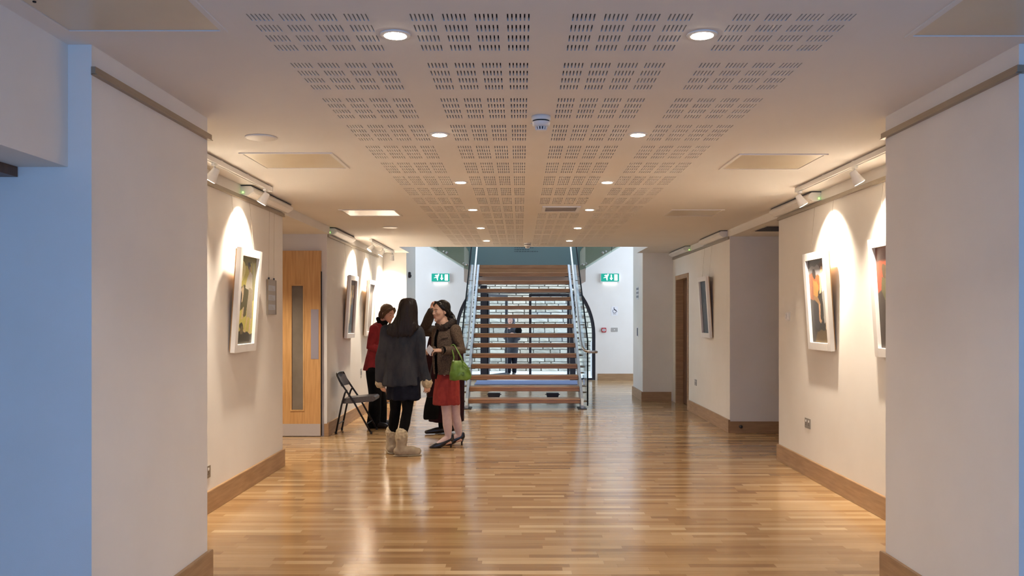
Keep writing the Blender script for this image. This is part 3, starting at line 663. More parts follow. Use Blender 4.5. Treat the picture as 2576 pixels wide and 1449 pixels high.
def exit_sign(x, lb):
    y = BY-0.001; z = 2.235; w, h, d = 0.43, 0.21, 0.075
    t = thing('exit_sign', (x, y-d/2, z), lb, 'exit sign', 'lit green exit signs on the back wall')
    part('housing', B(x-w/2, x+w/2, y-d+0.004, y, z, z+h), 'white_plastic', t, bevel=0.004)
    f = y-d+0.0035
    part('face', B(x-w/2+0.012, x+w/2-0.012, f-0.003, f, z+0.022, z+h-0.010), 'exit_green', t)
    c = z+h/2+0.006; F = f-0.0045
    man = [[(-.155, -.015), (-.10, .0), (-.085, -.02), (-.075, -.065), (-.06, -.065), (-.058, -.01), (-.05, .03), (-.035, .04), (-.05, .06), (-.075, .055), (-.105, .062), (-.13, .045), (-.12, .035), (-.1, .042), (-.09, .02), (-.115, .012)]]
    p = part('running_figure', G().prism([(x+a, c+b_) for a, b_ in man[0]], 'y', F, F+0.0014), 'exit_white', t)
    part('figure_head', G().lathe([(0.016, F), (0.016, F+0.0014)], (x-0.045, 0, c+0.066), 16, 'y'), 'exit_white', t)
    part('arrow', G().prism([(x+a+0.028, c+b_) for a, b_ in ((-.011, .065), (.011, .065), (.013, -.01), (.036, -.012), (0, -.062), (-.036, -.012), (-.013, -.01))], 'y', F, F+0.0014), 'exit_white', t)
    part('door_symbol', B(x+0.098, x+0.168, F, F+0.0014, c-0.068, c+0.068), 'exit_white', t)
    part('lower_diffuser', B(x-0.16, x+0.16, y-d+0.012, y-0.012, z-0.006, z-0.0005), 'exit_white', t)
exit_sign(-1.82, 'lit green exit sign on the wall left of the stairs')
exit_sign(2.045, 'lit green exit sign on the wall right of the stairs')

y = BY-0.0005; F = y-0.004
t = thing('accessible_sign', (2.155, y, 1.48), 'white wheelchair access sign on the back wall', 'sign')
part('plate', B(2.08, 2.232, y-0.003, y, 1.48, 1.685), 'white_paper', t)
c = Vector((2.150, 0, 1.585)); pr = 'navy_print'
part('head_mark', G().lathe([(0.011, F), (0.011, F+0.0009)], (c.x-0.006, 0, c.z+0.067), 14, 'y'), pr, t)
part('body_mark', G().prism([(c.x-0.012, c.z+0.052), (c.x+0.002, c.z+0.052), (c.x+0.006, c.z+0.015), (c.x+0.036, c.z+0.013), (c.x+0.056, c.z-0.022), (c.x+0.068, c.z-0.018), (c.x+0.066, c.z-0.008), (c.x+0.058, c.z-0.010), (c.x+0.044, c.z+0.023), (c.x-0.008, c.z+0.026)], 'y', F, F+0.0009), pr, t)
ringp = [(c.x+0.004+0.040*math.cos(a), F+0.0004, c.z-0.006+0.040*math.sin(a)) for a in np.linspace(2.2, 6.1, 22)]
part('wheel_mark', G().tube(ringp, 0.0055, 6, up=(0, 1, 0), sa=0.08), pr, t)
for k in range(2): part('caption_line', B(2.115+k*0.01, 2.195-k*0.01, F, F+0.0009, 1.520-k*0.014, 1.528-k*0.014), 'grey_paper', t)
t = thing('fire_call_point', (1.91, y, 1.09), 'red break glass fire call point on the back wall', 'call point')
part('box', B(1.858, 1.962, y-0.045, y, 1.095, 1.20), 'red_plastic', t, bevel=0.006)
part('glass_plate', B(1.875, 1.945, y-0.048, y-0.0455, 1.12, 1.175), 'white_paper', t)
part('press_mark', G().lathe([(0.014, y-0.0495), (0.014, y-0.0482)], (1.91, 0, 1.147), 14, 'y'), 'navy_print', t)
t = thing('switch_plate', (2.155, y, 1.11), 'brushed metal switch plate beside the red call point', 'switch')
part('plate', B(2.08, 2.228, y-0.008, y, 1.11, 1.20), 'brushed_plate', t, bevel=0.002)
part('rocker', B(2.143, 2.163, y-0.013, y-0.0085, 1.143, 1.167), 'white_plastic', t)
x = 2.10
t = thing('wall_notice', (x, 15.18, 1.76), 'white notice with dark letters on the pilaster right of the stairs', 'sign')
part('plate', B(x-0.004, x-0.0005, 15.03, 15.33, 1.76, 1.99), 'white_paper', t)
for k in range(3):
    for q in range(3): part('letter', B(x-0.0048, x-0.0042, 15.06+q*0.09, 15.12+q*0.09, 1.79+k*0.07, 1.83+k*0.07), 'navy_print', t)
t = thing('wall_notice', (x, 15.18, 1.09), 'small dark notice low on the pilaster right of the stairs', 'sign')
part('plate', B(x-0.004, x-0.0005, 15.10, 15.26, 1.09, 1.27), 'white_paper', t)
part('panel_print', B(x-0.0048, x-0.0042, 15.115, 15.245, 1.11, 1.25), 'navy_print', t)
t = thing('wall_sensor', (-1.95, 14.78, 2.13), 'small grey sensor on the pilaster left of the stairs', 'sensor')
part('body', B(-1.949, -1.91, 14.73, 14.83, 2.13, 2.23), 'dark_steel', t, bevel=0.006)
part('lens', G().ell((-1.908, 14.78, 2.165), (0.010, 0.025, 0.022), nu=12, nv=8), 'black_rubber', t, True)

# ------------------------------------------------------------------ staircase
SX, GO, RI, D0, NT = 0.065, 0.2635, 0.1675, 13.40, 14
HW = 0.885
def pz(y): return 0.15+(y-D0)/GO*RI          # pitch line through the tread tops at their noses
st = thing('staircase', (SX, D0, 0), 'open oak and steel staircase with glass sides rising to a landing', 'staircase')
for k in range(NT):
    y0, zt = D0+k*GO, 0.15+k*RI
    pr = [(y0+0.008, zt), (y0+0.001, zt-0.008), (y0, zt-0.022), (y0+0.006, zt-0.026), (y0+0.006, zt-0.064), (y0+0.012, zt-0.070), (y0+0.295, zt-0.070), (y0+0.295, zt)]
    tr = part('tread', G().prism(pr, 'x', SX-HW, SX+HW), 'tread_wood', st)
    for s in (-1, 1):
        part('bracket', B(SX+s*(HW-0.03)-0.03, SX+s*(HW-0.03)+0.03, y0+0.05, y0+0.25, zt-0.078, zt-0.0705), 'dark_steel', tr)
YL = D0+NT*GO; ZL = 0.15+NT*RI
LW0, LW1, LYB = -1.14, 1.32, 18.75
part('landing_deck', B(SX-HW, SX+HW, YL, LYB, ZL-0.058, ZL), 'tread_wood', st)
for a_, b_ in ((LW0, SX-HW-0.05), (SX+HW+0.05, LW1)): part('landing_side', B(a_, b_, YL+0.061, LYB, ZL-0.058, ZL), 'landing_plaster', st)
part('landing_fascia', B(SX-HW, SX+HW, YL+0.03, YL+0.06, ZL-0.20, ZL-0.0585), 'landing_wood', st)
part('landing_box', B(LW0, LW1, YL+0.061, LYB, ZL-0.33, ZL-0.0585), 'landing_plaster', st)
for s in (-1, 1):
    xa = SX+s*(HW+0.004); xb = SX+s*(HW+0.044); x0, x1 = min(xa, xb), max(xa, xb)
    ya, yb = D0-0.10, YL-0.02
    pr = [(ya, 0), (ya, 0.06), (D0-0.03, pz(D0-0.03)+0.035), (yb, pz(yb)+0.02), (yb, pz(yb)-0.24), (ya+0.36, 0)]
    part('stringer', G().prism(pr, 'x', x0, x1), 'steel_paint', st)
    part('foot_plate', B(x0-0.05, x1+0.05, ya-0.02, ya+0.30, 0.0005, 0.012), 'dark_steel', st)
    xg = SX+s*0.975; g0, g1 = xg-0.006, xg+0.006
    # glass side in three sheets, with dark polished edges
    top = lambda y: 1.075+(y-13.10)*0.625
    bot = lambda y: max(0.075, pz(y)-0.16)
    cuts = [13.10, 14.42, 15.74, 17.06]
    for k in range(3):
        y0, y1 = cuts[k]+(0.006 if k else 0), cuts[k+1]-0.006
        pts = [(y0, bot(y0))]+([(13.72, bot(13.72))] if k == 0 else [])+[(y1, bot(y1)), (y1, top(y1)), (y0, top(y0))]
        gp = part('glass_side', G().prism(pts, 'x', g0, g1), 'clear_glass', st)
        ed = 0.008
        part('glass_edge', G().prism([(y0, top(y0)), (y1, top(y1)), (y1, top(y1)+ed*2.2), (y0, top(y0)+ed*2.2)], 'x', g0-0.005, g1+0.005), 'glass_edge', gp)
        if k == 0: part('glass_edge', B(g0-0.005, g1+0.005, y0-ed, y0-0.0005, bot(y0), top(y0)+ed), 'glass_edge', gp)
        for q in range(3):
            yy = y0+0.18+q*0.45
            for dz in (-0.10, 0.0) if yy > 13.5 else (0.0,):
                zz = max(pz(yy)-0.03+dz, 0.13)
                xs0 = SX+s*(HW+0.0445); xs1 = xg+s*0.018
                part('stand_off', G().lathe([(0.016, min(xs0, xs1)), (0.016, max(xs0, xs1))], (0, yy, zz), 12, 'x'), 'stainless', st)
    # handrail tube: along the flight, easing out to a horizontal return past the glass
    xr = SX+s*0.875; pts = []
    yt = 17.0
    for y_ in np.linspace(yt, 13.25, 14): pts.append((xr, y_, 0.965+(y_-13.05)*0.64))
    for a in np.linspace(0.15, 1, 6):
        pts.append((xr+s*0.10*a**2, 13.25-0.27*math.sin(a*math.pi/2), 0.965+0.128-0.175*math.sin(a*math.pi/2)))
    e = pts[-1]; pts += [(e[0]+s*0.06, e[1]-0.006, e[2]-0.006), (e[0]+s*0.125, e[1]-0.008, e[2]-0.006)]
    hr = part('handrail', G().capsule(pts, 0.021, 14), 'stainless', st, True)
    for yy in (13.7, 14.9, 16.1):
        zz = 0.965+(yy-13.05)*0.64
        part('rail_bracket', G().tube([(xr, yy, zz-0.02), (xr, yy, zz-0.06), (xg-s*0.0065, yy, zz-0.06)], 0.007, 8), 'stainless', hr, True)
    # side flight rising outwards from the landing, with its green glass
    xl = LW0 if s < 0 else LW1; sl = 0.62; ex = xl+s*2.6
    inn = xl-s*0.16
    zb = ZL-0.02
    part('side_flight', G().prism([(xl, zb), (ex, zb+2.6*sl), (ex, zb+2.6*sl+0.42), (xl, zb+0.42)], 'y', YL+0.10, LYB), 'landing_plaster', st)
    for k in range(9):
        xx = xl+s*(0.02+k*0.27)
        part('side_tread', B(min(xx, xx+s*0.30), max(xx, xx+s*0.30), YL+0.14, LYB, ZL+0.405+k*0.168, ZL+0.445+k*0.168), 'tread_wood', st)
    gy0, gy1 = YL+0.020, YL+0.032
    poly = [(inn, zb-0.10), (xl+s*0.02, zb-0.035), (ex, zb-0.035+2.58*sl), (ex, zb+2.58*sl+1.15), (inn, zb+1.10)]
    gl = part('side_glass', G().prism(poly, 'y', gy0, gy1), 'green_glass', st)
    part('glass_seam', G().prism([(xl+s*0.52, zb+0.29), (xl+s*0.526, zb+0.29), (xl+s*0.526, zb+1.44), (xl+s*0.52, zb+1.44)], 'y', gy0-0.001, gy0-0.0002), 'glass_edge', gl)
    for dx, dz in ((-0.06, 0.0), (0.34, 0.24), (0.55, 0.37), (1.0, 0.65)):
        part('stand_off', G().lathe([(0.020, gy0-0.026), (0.026, gy0-0.022), (0.026, gy0-0.0005)], (xl+s*dx, 0, zb+0.03+dz), 16, 'y'), 'stainless', st, True)
        part('stand_off', G().lathe([(0.016, gy0-0.020), (0.020, gy0-0.017), (0.020, gy0-0.0005)], (xl+s*(dx+0.065), 0, zb+0.055+dz), 14, 'y'), 'stainless', st, True)
# teal screen behind the landing
t = thing('landing_screen', (0.09, LYB, ZL), 'dark teal panel with faint lettering above the landing', 'panel')
part('panel', B(-1.25, 1.45, LYB+0.001, LYB+0.05, ZL, 5.2), 'teal_panel', t)
rs = random.Random(3)
for k, (a, b_) in enumerate(((-0.13, 0.30), (-0.13, 0.20), (-0.13, 0.36))):
    x = a
    while x < b_:
        w = rs.uniform(0.02, 0.06)
        part('word', B(x, x+w, LYB-0.0012, LYB+0.0005, ZL+0.475-k*0.040, ZL+0.487-k*0.040), 'teal_print', t); x += w+0.012

# dark blocks under the stairs, their kind guessed; mat
for x, lb in ((-0.465, 'dark block on the floor under the stairs on the left'), (0.57, 'dark block on the floor under the stairs on the right')):
    t = thing('floor_block', (x, 15.0, 0), lb, 'floor fitting', 'dark floor blocks under the stairs')
    part('block', G().prism([(x-0.085, 0.0005), (x+0.085, 0.0005), (x+0.108, 0.06), (x+0.108, 0.105), (x-0.108, 0.105), (x-0.108, 0.06)], 'y', 14.95, 15.10), 'dark_steel', t)
    for s in (-1, 1): part('bolt', G().lathe([(0.008, min(x+s*0.1085, x+s*0.13)), (0.008, max(x+s*0.1085, x+s*0.13))], (0, 15.02, 0.075), 10, 'x'), 'dark_steel', t)
solid('entrance_mat', B(-0.98, 1.28, 18.05, 19.15, 0.0005, 0.014), 'mat_blue', 'blue entrance mat in front of the glazed doors', 'mat')

# ------------------------------------------------------------------ arched glazed entrance
w1 = thing('window_1', (ACX, BY+0.08, 0), 'arched glazed entrance screen with dark frames', 'window', None, 'structure')
YF0, YF1 = BY+0.03, BY+0.09; R2 = AR-0.075
g = G(); K = 36
for k in range(K):
    a0, a1 = math.pi*k/K, math.pi*(k+1)/K
    q = [(ACX-r*math.cos(a), ASP+r*math.sin(a)) for r, a in ((AR-0.001, a0), (AR-0.001, a1), (R2, a1), (R2, a0))]
    g.prism(q, 'y', YF0, YF1)
part('arch_frame', g, 'dark_frame', w1)
for s in (-1, 1): part('jamb_frame', B(*sorted((ACX+s*(AR-0.001), ACX+s*R2)), YF0, YF1, 0.0005, ASP), 'dark_frame', w1)
MU = [(-0.915, -0.765), (1.135, 1.270)]
def archz(x): return ASP+math.sqrt(max(R2**2-(x-ACX)**2, 0.0))
for a, b_ in MU: part('mullion', B(a, b_, YF0, YF1, 0.0005, min(archz(a), archz(b_))), 'dark_frame', w1)
TZ = 1.985
part('transom', B(MU[0][1], MU[1][0], YF0, YF1, TZ, TZ+0.07), 'dark_frame', w1)
part('transom', B(MU[0][1], MU[1][0], YF0, YF1, TZ+0.20, TZ+0.24), 'dark_frame', w1)
for a, b_ in ((ACX-R2, MU[0][0]), (MU[1][1], ACX+R2)):
    part('sill_frame', B(a, b_, YF0, YF1, 0.0005, 0.045), 'dark_frame', w1)
    pl = [(x_, archz(x_)) for x_ in np.linspace(a, b_, 8)]
    part('pane', G().prism([(a, 0.046)]+pl+[(b_, 0.046)], 'y', BY+0.055, BY+0.063), 'door_glass', w1)
pl = [(x_, archz(x_)) for x_ in np.linspace(MU[0][1], MU[1][0], 12)]
part('pane', G().prism([(MU[0][1], TZ+0.241)]+pl+[(MU[1][0], TZ+0.241)], 'y', BY+0.055, BY+0.063), 'door_glass', w1)
def door_leaf(w, hinge, ang, lbl):
    r = bpy.data.objects.new('door_leaf', None); COL.objects.link(r); r.parent = w1; r['label'] = lbl
    r.location = Vector(hinge)-w1.location; r.rotation_euler = (0, 0, ang)
    s = 0.055
    for bx in ((0, s, 0.01, TZ-0.006), (w-s, w, 0.01, TZ-0.006), (s, w-s, 0.01, 0.12), (s, w-s, TZ-0.07, TZ-0.006)):
        link('door_frame', B(bx[0], bx[1], -0.022, 0.022, bx[2], bx[3]).mesh('door_frame'), 'dark_frame', r)
    link('door_pane', B(s, w-s, -0.004, 0.004, 0.12, TZ-0.07).mesh('door_pane'), 'door_glass', r)
    link('pull_handle', G().capsule([(w-0.03, -0.024, 0.99), (w-0.03, -0.06, 0.99), (w-0.14, -0.06, 0.99)], 0.011, 10).mesh('pull_handle', smooth=True), 'stainless', r)
door_leaf(0.925, (MU[0][1]+0.012, BY+0.095, 0), math.radians(62), 'open glazed door leaf')
door_leaf(0.93, (MU[1][0]-0.006, BY+0.062, 0), math.pi, 'closed glazed door leaf')

# ------------------------------------------------------------------ outside
gout = struct('ground_outside', B(-6, 6, BY+0.005+0.3, 22.9, -0.12, -0.004), 'paving', 'pale paving outside the glazed doors')
for k in range(9):
    part('paving_slab', B(-4.4+k*0.98, -3.432+k*0.98, BY+0.32, 21.0, -0.0035, 0.004), 'paving', gout)
    part('paving_slab', B(-4.7+k*0.98, -3.732+k*0.98, 21.012, 22.6, -0.0035, 0.004), 'paving', gout)
struct('threshold_paving', B(ACX-AR, ACX+AR, BY+0.0, BY+0.31, -0.1, 0.0), 'paving')
WY = 22.62
wall_out = struct('wall_outside', B(-5, 5, WY+0.03, WY+0.5, -0.1, 3.3), 'mortar', 'coursed pale stone wall outside the doors')
rs = random.Random(11); z = 0.0; cnt = 0
blocks = []
for L_ in range(5):
    ln = 0.24+0.05*L_
    bm = bmesh.new(); bmesh.ops.create_cube(bm, size=1.0)
    bmesh.ops.scale(bm, vec=(ln, 0.10, 1), verts=bm.verts)
    bmesh.ops.subdivide_edges(bm, edges=bm.edges[:], cuts=1, use_grid_fill=True)
    for v in bm.verts:
        k = 1.0-0.06*(abs(v.co.z) > 0.4)-0.03*(abs(v.co.x) > ln*0.4)
        if v.co.y < 0: v.co.x *= k; v.co.z *= 0.93 if abs(v.co.z) > 0.4 else 1; v.co.y *= rs.uniform(0.7, 1.25)
    me = bpy.data.meshes.new('stone'); bm.to_mesh(me); bm.free(); me.materials.append(MATS['limestone']); blocks.append((ln, me))
while z < 2.75:
    h = rs.choice((0.105, 0.12, 0.13, 0.145)); x = -2.35-rs.random()*0.2
    while x < 2.75:
        ln, me = rs.choice(blocks)
        o = bpy.data.objects.new('stone', me); COL.objects.link(o); o.parent = wall_out; o['kind'] = 'structure'
        o.location = Vector((x+ln/2, WY+0.02+rs.uniform(-0.008, 0.008), z+h/2))-wall_out.location; o.scale = (1, 1, h-0.014); o.rotation_euler = (0, rs.uniform(-0.012, 0.012), 0)
        x += ln+0.014; cnt += 1
    z += h
t = thing('bollard', (1.765, 20.6, 0), 'white round-topped bollard outside the arched window', 'bollard')
part('post', G().lathe([(0.062, 0.004), (0.062, 0.80), (0.055, 0.84), (0.038, 0.87), (0.010, 0.885)], (1.765, 20.6, 0), 24), 'white_enamel', t, True)
part('base_ring', G().lathe([(0.08, 0.003), (0.08, 0.02), (0.0625, 0.03)], (1.765, 20.6, 0), 24), 'white_plastic', t)

# ------------------------------------------------------------------ folding chair (faces +X, seen from its side)
cb = Vector((-2.06, 10.70, 0)); ch = thing('folding_chair', cb, 'dark grey padded folding chair standing against the left wall', 'chair')
XR, XF, yn, yf = -2.285, -1.845, 10.475, 10.88          # rear and front feet, near and far side
r_ = 0.0115
def ch_frame(y): return [(XF, y, 0.012), (-2.06, y, 0.40), (-2.235, y, 0.66), (-2.262, y, 0.72)]
top = [(-2.270, yn+0.03, 0.748), (-2.274, (yn+yf)/2, 0.756), (-2.270, yf-0.03, 0.748)]
part('back_frame', G().tube(ch_frame(yn)+top+ch_frame(yf)[::-1], r_, 10, up=(0.7, 0, 0.7)), 'black_metal', ch, True)
for y in (yn+0.028, yf-0.028):
    part('rear_leg', G().tube([(XR, y, 0.012), (-2.215, y, 0.36), (-2.175, y, 0.50), (-2.150, y, 0.545)], r_, 10), 'black_metal', ch, True)
for y in (yn, yf): part('foot_cap', G().lathe([(0.015, 0.0005), (0.014, 0.03)], (XF, y, 0), 12), 'black_rubber', ch)
for y in (yn+0.028, yf-0.028): part('foot_cap', G().lathe([(0.015, 0.0005), (0.014, 0.03)], (XR, y, 0), 12), 'black_rubber', ch)
part('stretcher', G().tube([(-1.905, yn, 0.12), (-1.905, yf, 0.12)], 0.007, 8), 'black_metal', ch)
part('stretcher', G().tube([(-2.262, yn+0.028, 0.12), (-2.262, yf-0.028, 0.12)], 0.007, 8), 'black_metal', ch)
sg = G()
prof = [(-2.215, 0.372), (-2.222, 0.402), (-2.205, 0.432), (-2.10, 0.446), (-1.92, 0.462), (-1.825, 0.466), (-1.80, 0.452), (-1.803, 0.416), (-1.83, 0.398), (-2.10, 0.374)]
part('seat', G().prism(prof, 'y', yn+0.045, yf-0.045), 'chair_vinyl', ch, False, 0.004)
bg_ = G()
nb = 12; vs = []; fs = []
for i in range(nb+1):
    u = i/nb; y = yn+0.006+(yf-yn-0.012)*u; bow = -0.028*math.sin(math.pi*u); hi = 0.748-0.035*abs(2*u-1)**4
    for q, (z_, th) in enumerate(((0.585, -0.012), (hi, -0.012), (hi, 0.014), (0.585, 0.014))):
        xx = -2.235-(z_-0.66)*0.47+bow+th; vs.append((xx, y, z_))
for i in range(nb):
    for q in range(4): fs.append((i*4+q, i*4+(q+1) % 4, (i+1)*4+(q+1) % 4, (i+1)*4+q))
fs += [(3, 2, 1, 0), (nb*4, nb*4+1, nb*4+2, nb*4+3)]
bg_.add(vs, fs); part('backrest', bg_, 'chair_vinyl', ch, False, 0.006)

# fire extinguisher on a stand against the left pilaster
ex, ey = -2.165, 14.25
t = thing('fire_extinguisher', (ex, ey, 0), 'red fire extinguisher on a steel stand behind the group, left of the stairs', 'fire extinguisher')
part('stand', G().lathe([(0.13, 0.0005), (0.13, 0.012), (0.03, 0.03), (0.085, 0.10), (0.085, 0.11)], (ex, ey, 0), 24), 'stainless', t, True)
part('cylinder', G().lathe([(0.05, 0.112), (0.075, 0.125), (0.075, 0.52), (0.062, 0.57), (0.025, 0.60), (0.022, 0.62)], (ex, ey, 0), 24), 'red_plastic', t, True)
part('valve', G().lathe([(0.026, 0.621), (0.026, 0.66)], (ex, ey, 0), 14), 'black_metal', t)
part('lever', G().tube([(ex, ey, 0.672), (ex+0.03, ey-0.11, 0.69)], 0.011, 8), 'black_metal', t)
part('hose', G().tube([(ex+0.03, ey, 0.64), (ex+0.10, ey-0.01, 0.58), (ex+0.098, ey-0.02, 0.40), (ex+0.088, ey-0.02, 0.24)], 0.010, 8), 'black_rubber', t, True)
# ------------------------------------------------------------------ people
noisy('skin', (0.66, 0.41, 0.29), (0.70, 0.445, 0.32), 14, 0.5, spec=0.35)
noisy('skin_fair', (0.64, 0.37, 0.28), (0.68, 0.40, 0.305), 14, 0.5, spec=0.35)
principled('lip', (0.42, 0.16, 0.135), 0.45)
principled('eye_dark', (0.012, 0.010, 0.010), 0.25)
principled('eye_white', (0.62, 0.58, 0.55), 0.3)
noisy('hair_dark', (0.005, 0.003, 0.0025), (0.013, 0.007, 0.0055), 6, 0.5, stretch=(30, 30, 1.2), spec=0.25)
noisy('hair_black', (0.006, 0.005, 0.005), (0.016, 0.013, 0.012), 6, 0.42, stretch=(30, 30, 1.2), spec=0.3)
noisy('hair_brown', (0.055, 0.026, 0.012), (0.13, 0.068, 0.033), 8, 0.45, stretch=(26, 26, 2.0), spec=0.35)
noisy('denim', (0.014, 0.019, 0.030), (0.058, 0.056, 0.058), 7, 0.9, bump=0.3, bscale=140, spec=0.15, stretch=(1, 1, 0.5), lo=0.3, hi=0.75)
noisy('fleece', (0.42, 0.34, 0.21), (0.56, 0.47, 0.31), 40, 0.95, bump=0.9, bscale=90)
noisy('suede', (0.33, 0.26, 0.17), (0.42, 0.34, 0.23), 16, 0.9, bump=0.3, bscale=90)
noisy('navy_cloth', (0.004, 0.005, 0.011), (0.008, 0.009, 0.017), 18, 0.85, spec=0.15)
noisy('black_cloth', (0.0025, 0.0023, 0.0026), (0.005, 0.0047, 0.005), 14, 0.85, spec=0.12)
noisy('tweed', (0.050, 0.033, 0.021), (0.155, 0.105, 0.068), 130, 0.9, bump=0.5, bscale=160, detail=2)
noisy('brown_fur', (0.014, 0.008, 0.006), (0.040, 0.023, 0.016), 70, 0.8, bump=1.0, bscale=120)
noisy('red_wool', (0.26, 0.022, 0.018), (0.33, 0.032, 0.024), 20, 0.85, bump=0.2, bscale=120)
noisy('crimson_wool', (0.20, 0.006, 0.012), (0.27, 0.011, 0.018), 14, 0.8, bump=0.15, bscale=90)
noisy('pale_tights', (0.58, 0.42, 0.385), (0.64, 0.47, 0.43), 30, 0.6)
principled('black_leather', (0.010, 0.009, 0.011), 0.28)
noisy('green_leather', (0.085, 0.175, 0.018), (0.135, 0.25, 0.035), 10, 0.38, bump=0.4, bscale=30)
noisy('plum_cloth', (0.017, 0.0045, 0.008), (0.030, 0.008, 0.013), 12, 0.85, spec=0.15)
noisy('grey_coat', (0.018, 0.020, 0.028), (0.030, 0.034, 0.045), 14, 0.85)
noisy('grey_scarf', (0.13, 0.14, 0.17), (0.20, 0.21, 0.25), 20, 0.9)
principled('gold_metal', (0.75, 0.55, 0.25), 0.3, 1.0)

def remesh(g, voxel, smooth=3):
    me = g.mesh('tmp'); o = bpy.data.objects.new('tmp', me); COL.objects.link(o)
    r = o.modifiers.new('r', 'REMESH'); r.mode = 'VOXEL'; r.voxel_size = voxel
    if smooth:
        q = o.modifiers.new('s', 'SMOOTH'); q.iterations = smooth; q.factor = 0.5
    dg = bpy.context.evaluated_depsgraph_get(); out = bpy.data.meshes.new_from_object(o.evaluated_get(dg), depsgraph=dg)
    bpy.data.objects.remove(o); bpy.data.meshes.remove(me)
    return out
def wrinkle(me, amp, sc, seed=0, taper=None):
    n = len(me.vertices); co = np.empty(n*3, np.float32); me.vertices.foreach_get('co', co); co = co.reshape(-1, 3)
    no = np.empty(n*3, np.float32); me.vertices.foreach_get('normal', no) if hasattr(me.vertices[0], 'normal') else None; no = no.reshape(-1, 3)
    d = np.array([mnoise.noise(Vector((c[0]*sc[0]+seed, c[1]*sc[1], c[2]*sc[2]))) for c in co.tolist()], np.float32)
    co += no*(amp*d)[:, None]; me.vertices.foreach_set('co', co.ravel()); me.update()
def wear(name, g, mat, root, voxel=0.007, smooth=3, amp=0.0, sc=(9, 9, 5), seed=0, label=None):
    me = remesh(g, voxel, smooth)
    if amp: wrinkle(me, amp, sc, seed)
    me.transform(Matrix.Translation(-wloc(root)))
    me.polygons.foreach_set('use_smooth', [True]*len(me.polygons)); me.name = name
    o = link(name, me, mat, root)
    if label: o['label'] = label
    return o

def hand(g, w, d, n, curl=0.5, side=1, sc=1.0):
    """w wrist, d direction of the palm, n palm normal (fingers curl towards n), side: +1 thumb on d x n"""
    w, d = Vector(w), Vector(d).normalized(); n = Vector(n); n = (n-d*n.dot(d)).normalized(); t = d.cross(n)*side
    M = Matrix((t, d, n)).transposed()
    g.ell(w+d*0.045*sc, (0.040*sc, 0.052*sc, 0.017*sc), M, 16, 10)
    for k, (off, ln) in enumerate(((0.030, 0.070), (0.010, 0.078), (-0.011, 0.073), (-0.031, 0.058))):
        b = w+d*0.082*sc+t*off*sc; dd = (d+t*off*3.2).normalized(); pts = [b-dd*0.02, b]; a = 0.0; p = b
        for seg in (0.42, 0.33, 0.25):
            a += curl*0.75; p = p+(dd*math.cos(a)+n*math.sin(a))*ln*seg*sc; pts.append(p)
        g.capsule(pts, [0.0085*sc]*2+[0.0082*sc, 0.0075*sc, 0.0065*sc], 8)
    b = w+d*0.025*sc+t*0.030*sc
    g.capsule([b, b+(t*0.75+d*0.55+n*0.25)*0.032*sc, b+(t*0.6+d*0.9+n*0.5)*0.058*sc], [0.012*sc, 0.0105*sc, 0.008*sc], 8)

def head_matrix(yaw, pitch=0.0, roll=0.0):
    """columns right, forward, up; yaw is the direction the face looks, counter-clockwise from +Y"""
    return (Matrix.Rotation(yaw, 3, 'Z') @ Matrix.Rotation(pitch, 3, 'X') @ Matrix.Rotation(roll, 3, 'Y'))
def head(g, c, M, s=1.0):
    c = Vector(c)
    def P(x, y, z): return c+M @ Vector((x*s, y*s, z*s))
    def E(p, r): g.ell(P(*p), tuple(q*s for q in r), M, 18, 12)
    E((0, -.012, .030), (.074, .094, .086)); E((0, .026, -.018), (.064, .066, .088)); E((0, .040, -.068), (.047, .047, .042)); E((0, .070, -.100), (.021, .018, .016))
    E((0, .074, .024), (.050, .020, .013)); E((.040, .060, -.022), (.024, .024, .022)); E((-.040, .060, -.022), (.024, .024, .022))
    g.capsule([P(0, .083, .012), P(0, .094, -.010), P(0, .102, -.028)], [.0080*s, .0095*s, .0110*s], 10)
    E((.011, .093, -.031), (.009, .010, .007)); E((-.011, .093, -.031), (.009, .010, .007))
    E((0, .077, -.056), (.024, .014, .009)); E((0, .076, -.069), (.021, .013, .009))
    for k in (-1, 1): E((k*.074, -.004, -.006), (.009, .019, .031))
def face_parts(root, c, M, s=1.0, open_eyes=True, brow='hair_black'):
    c = Vector(c)
    def P(x, y, z): return c+M @ Vector((x*s, y*s, z*s))
    for k in (-1, 1):
        if open_eyes: part('eye', G().ell(P(k*.031, .0815, .003), (.0115*s, .007*s, .0040*s), M, 12, 8), 'eye_white', root, True)
        part('iris' if open_eyes else 'eyelid', G().ell(P(k*.031, .0850 if open_eyes else .084, .003 if open_eyes else -.001), (.0055*s if open_eyes else .012*s, .0050*s, .0042*s if open_eyes else .0022*s), M, 10, 8), 'eye_dark', root, True)
        part('eyebrow', G().tube([P(k*.013, .0925, .0245), P(k*.031, .0900, .0280), P(k*.049, .0775, .0245)], [.0018*s, .0024*s, .0012*s], 6), brow, root, True)
    part('lips', G().ell(P(0, .0875, -.0575), (.0205*s, .0055*s, .0038*s), M, 14, 8).ell(P(0, .0860, -.0670), (.0175*s, .0055*s, .0045*s), M, 14, 8), 'lip', root, True)

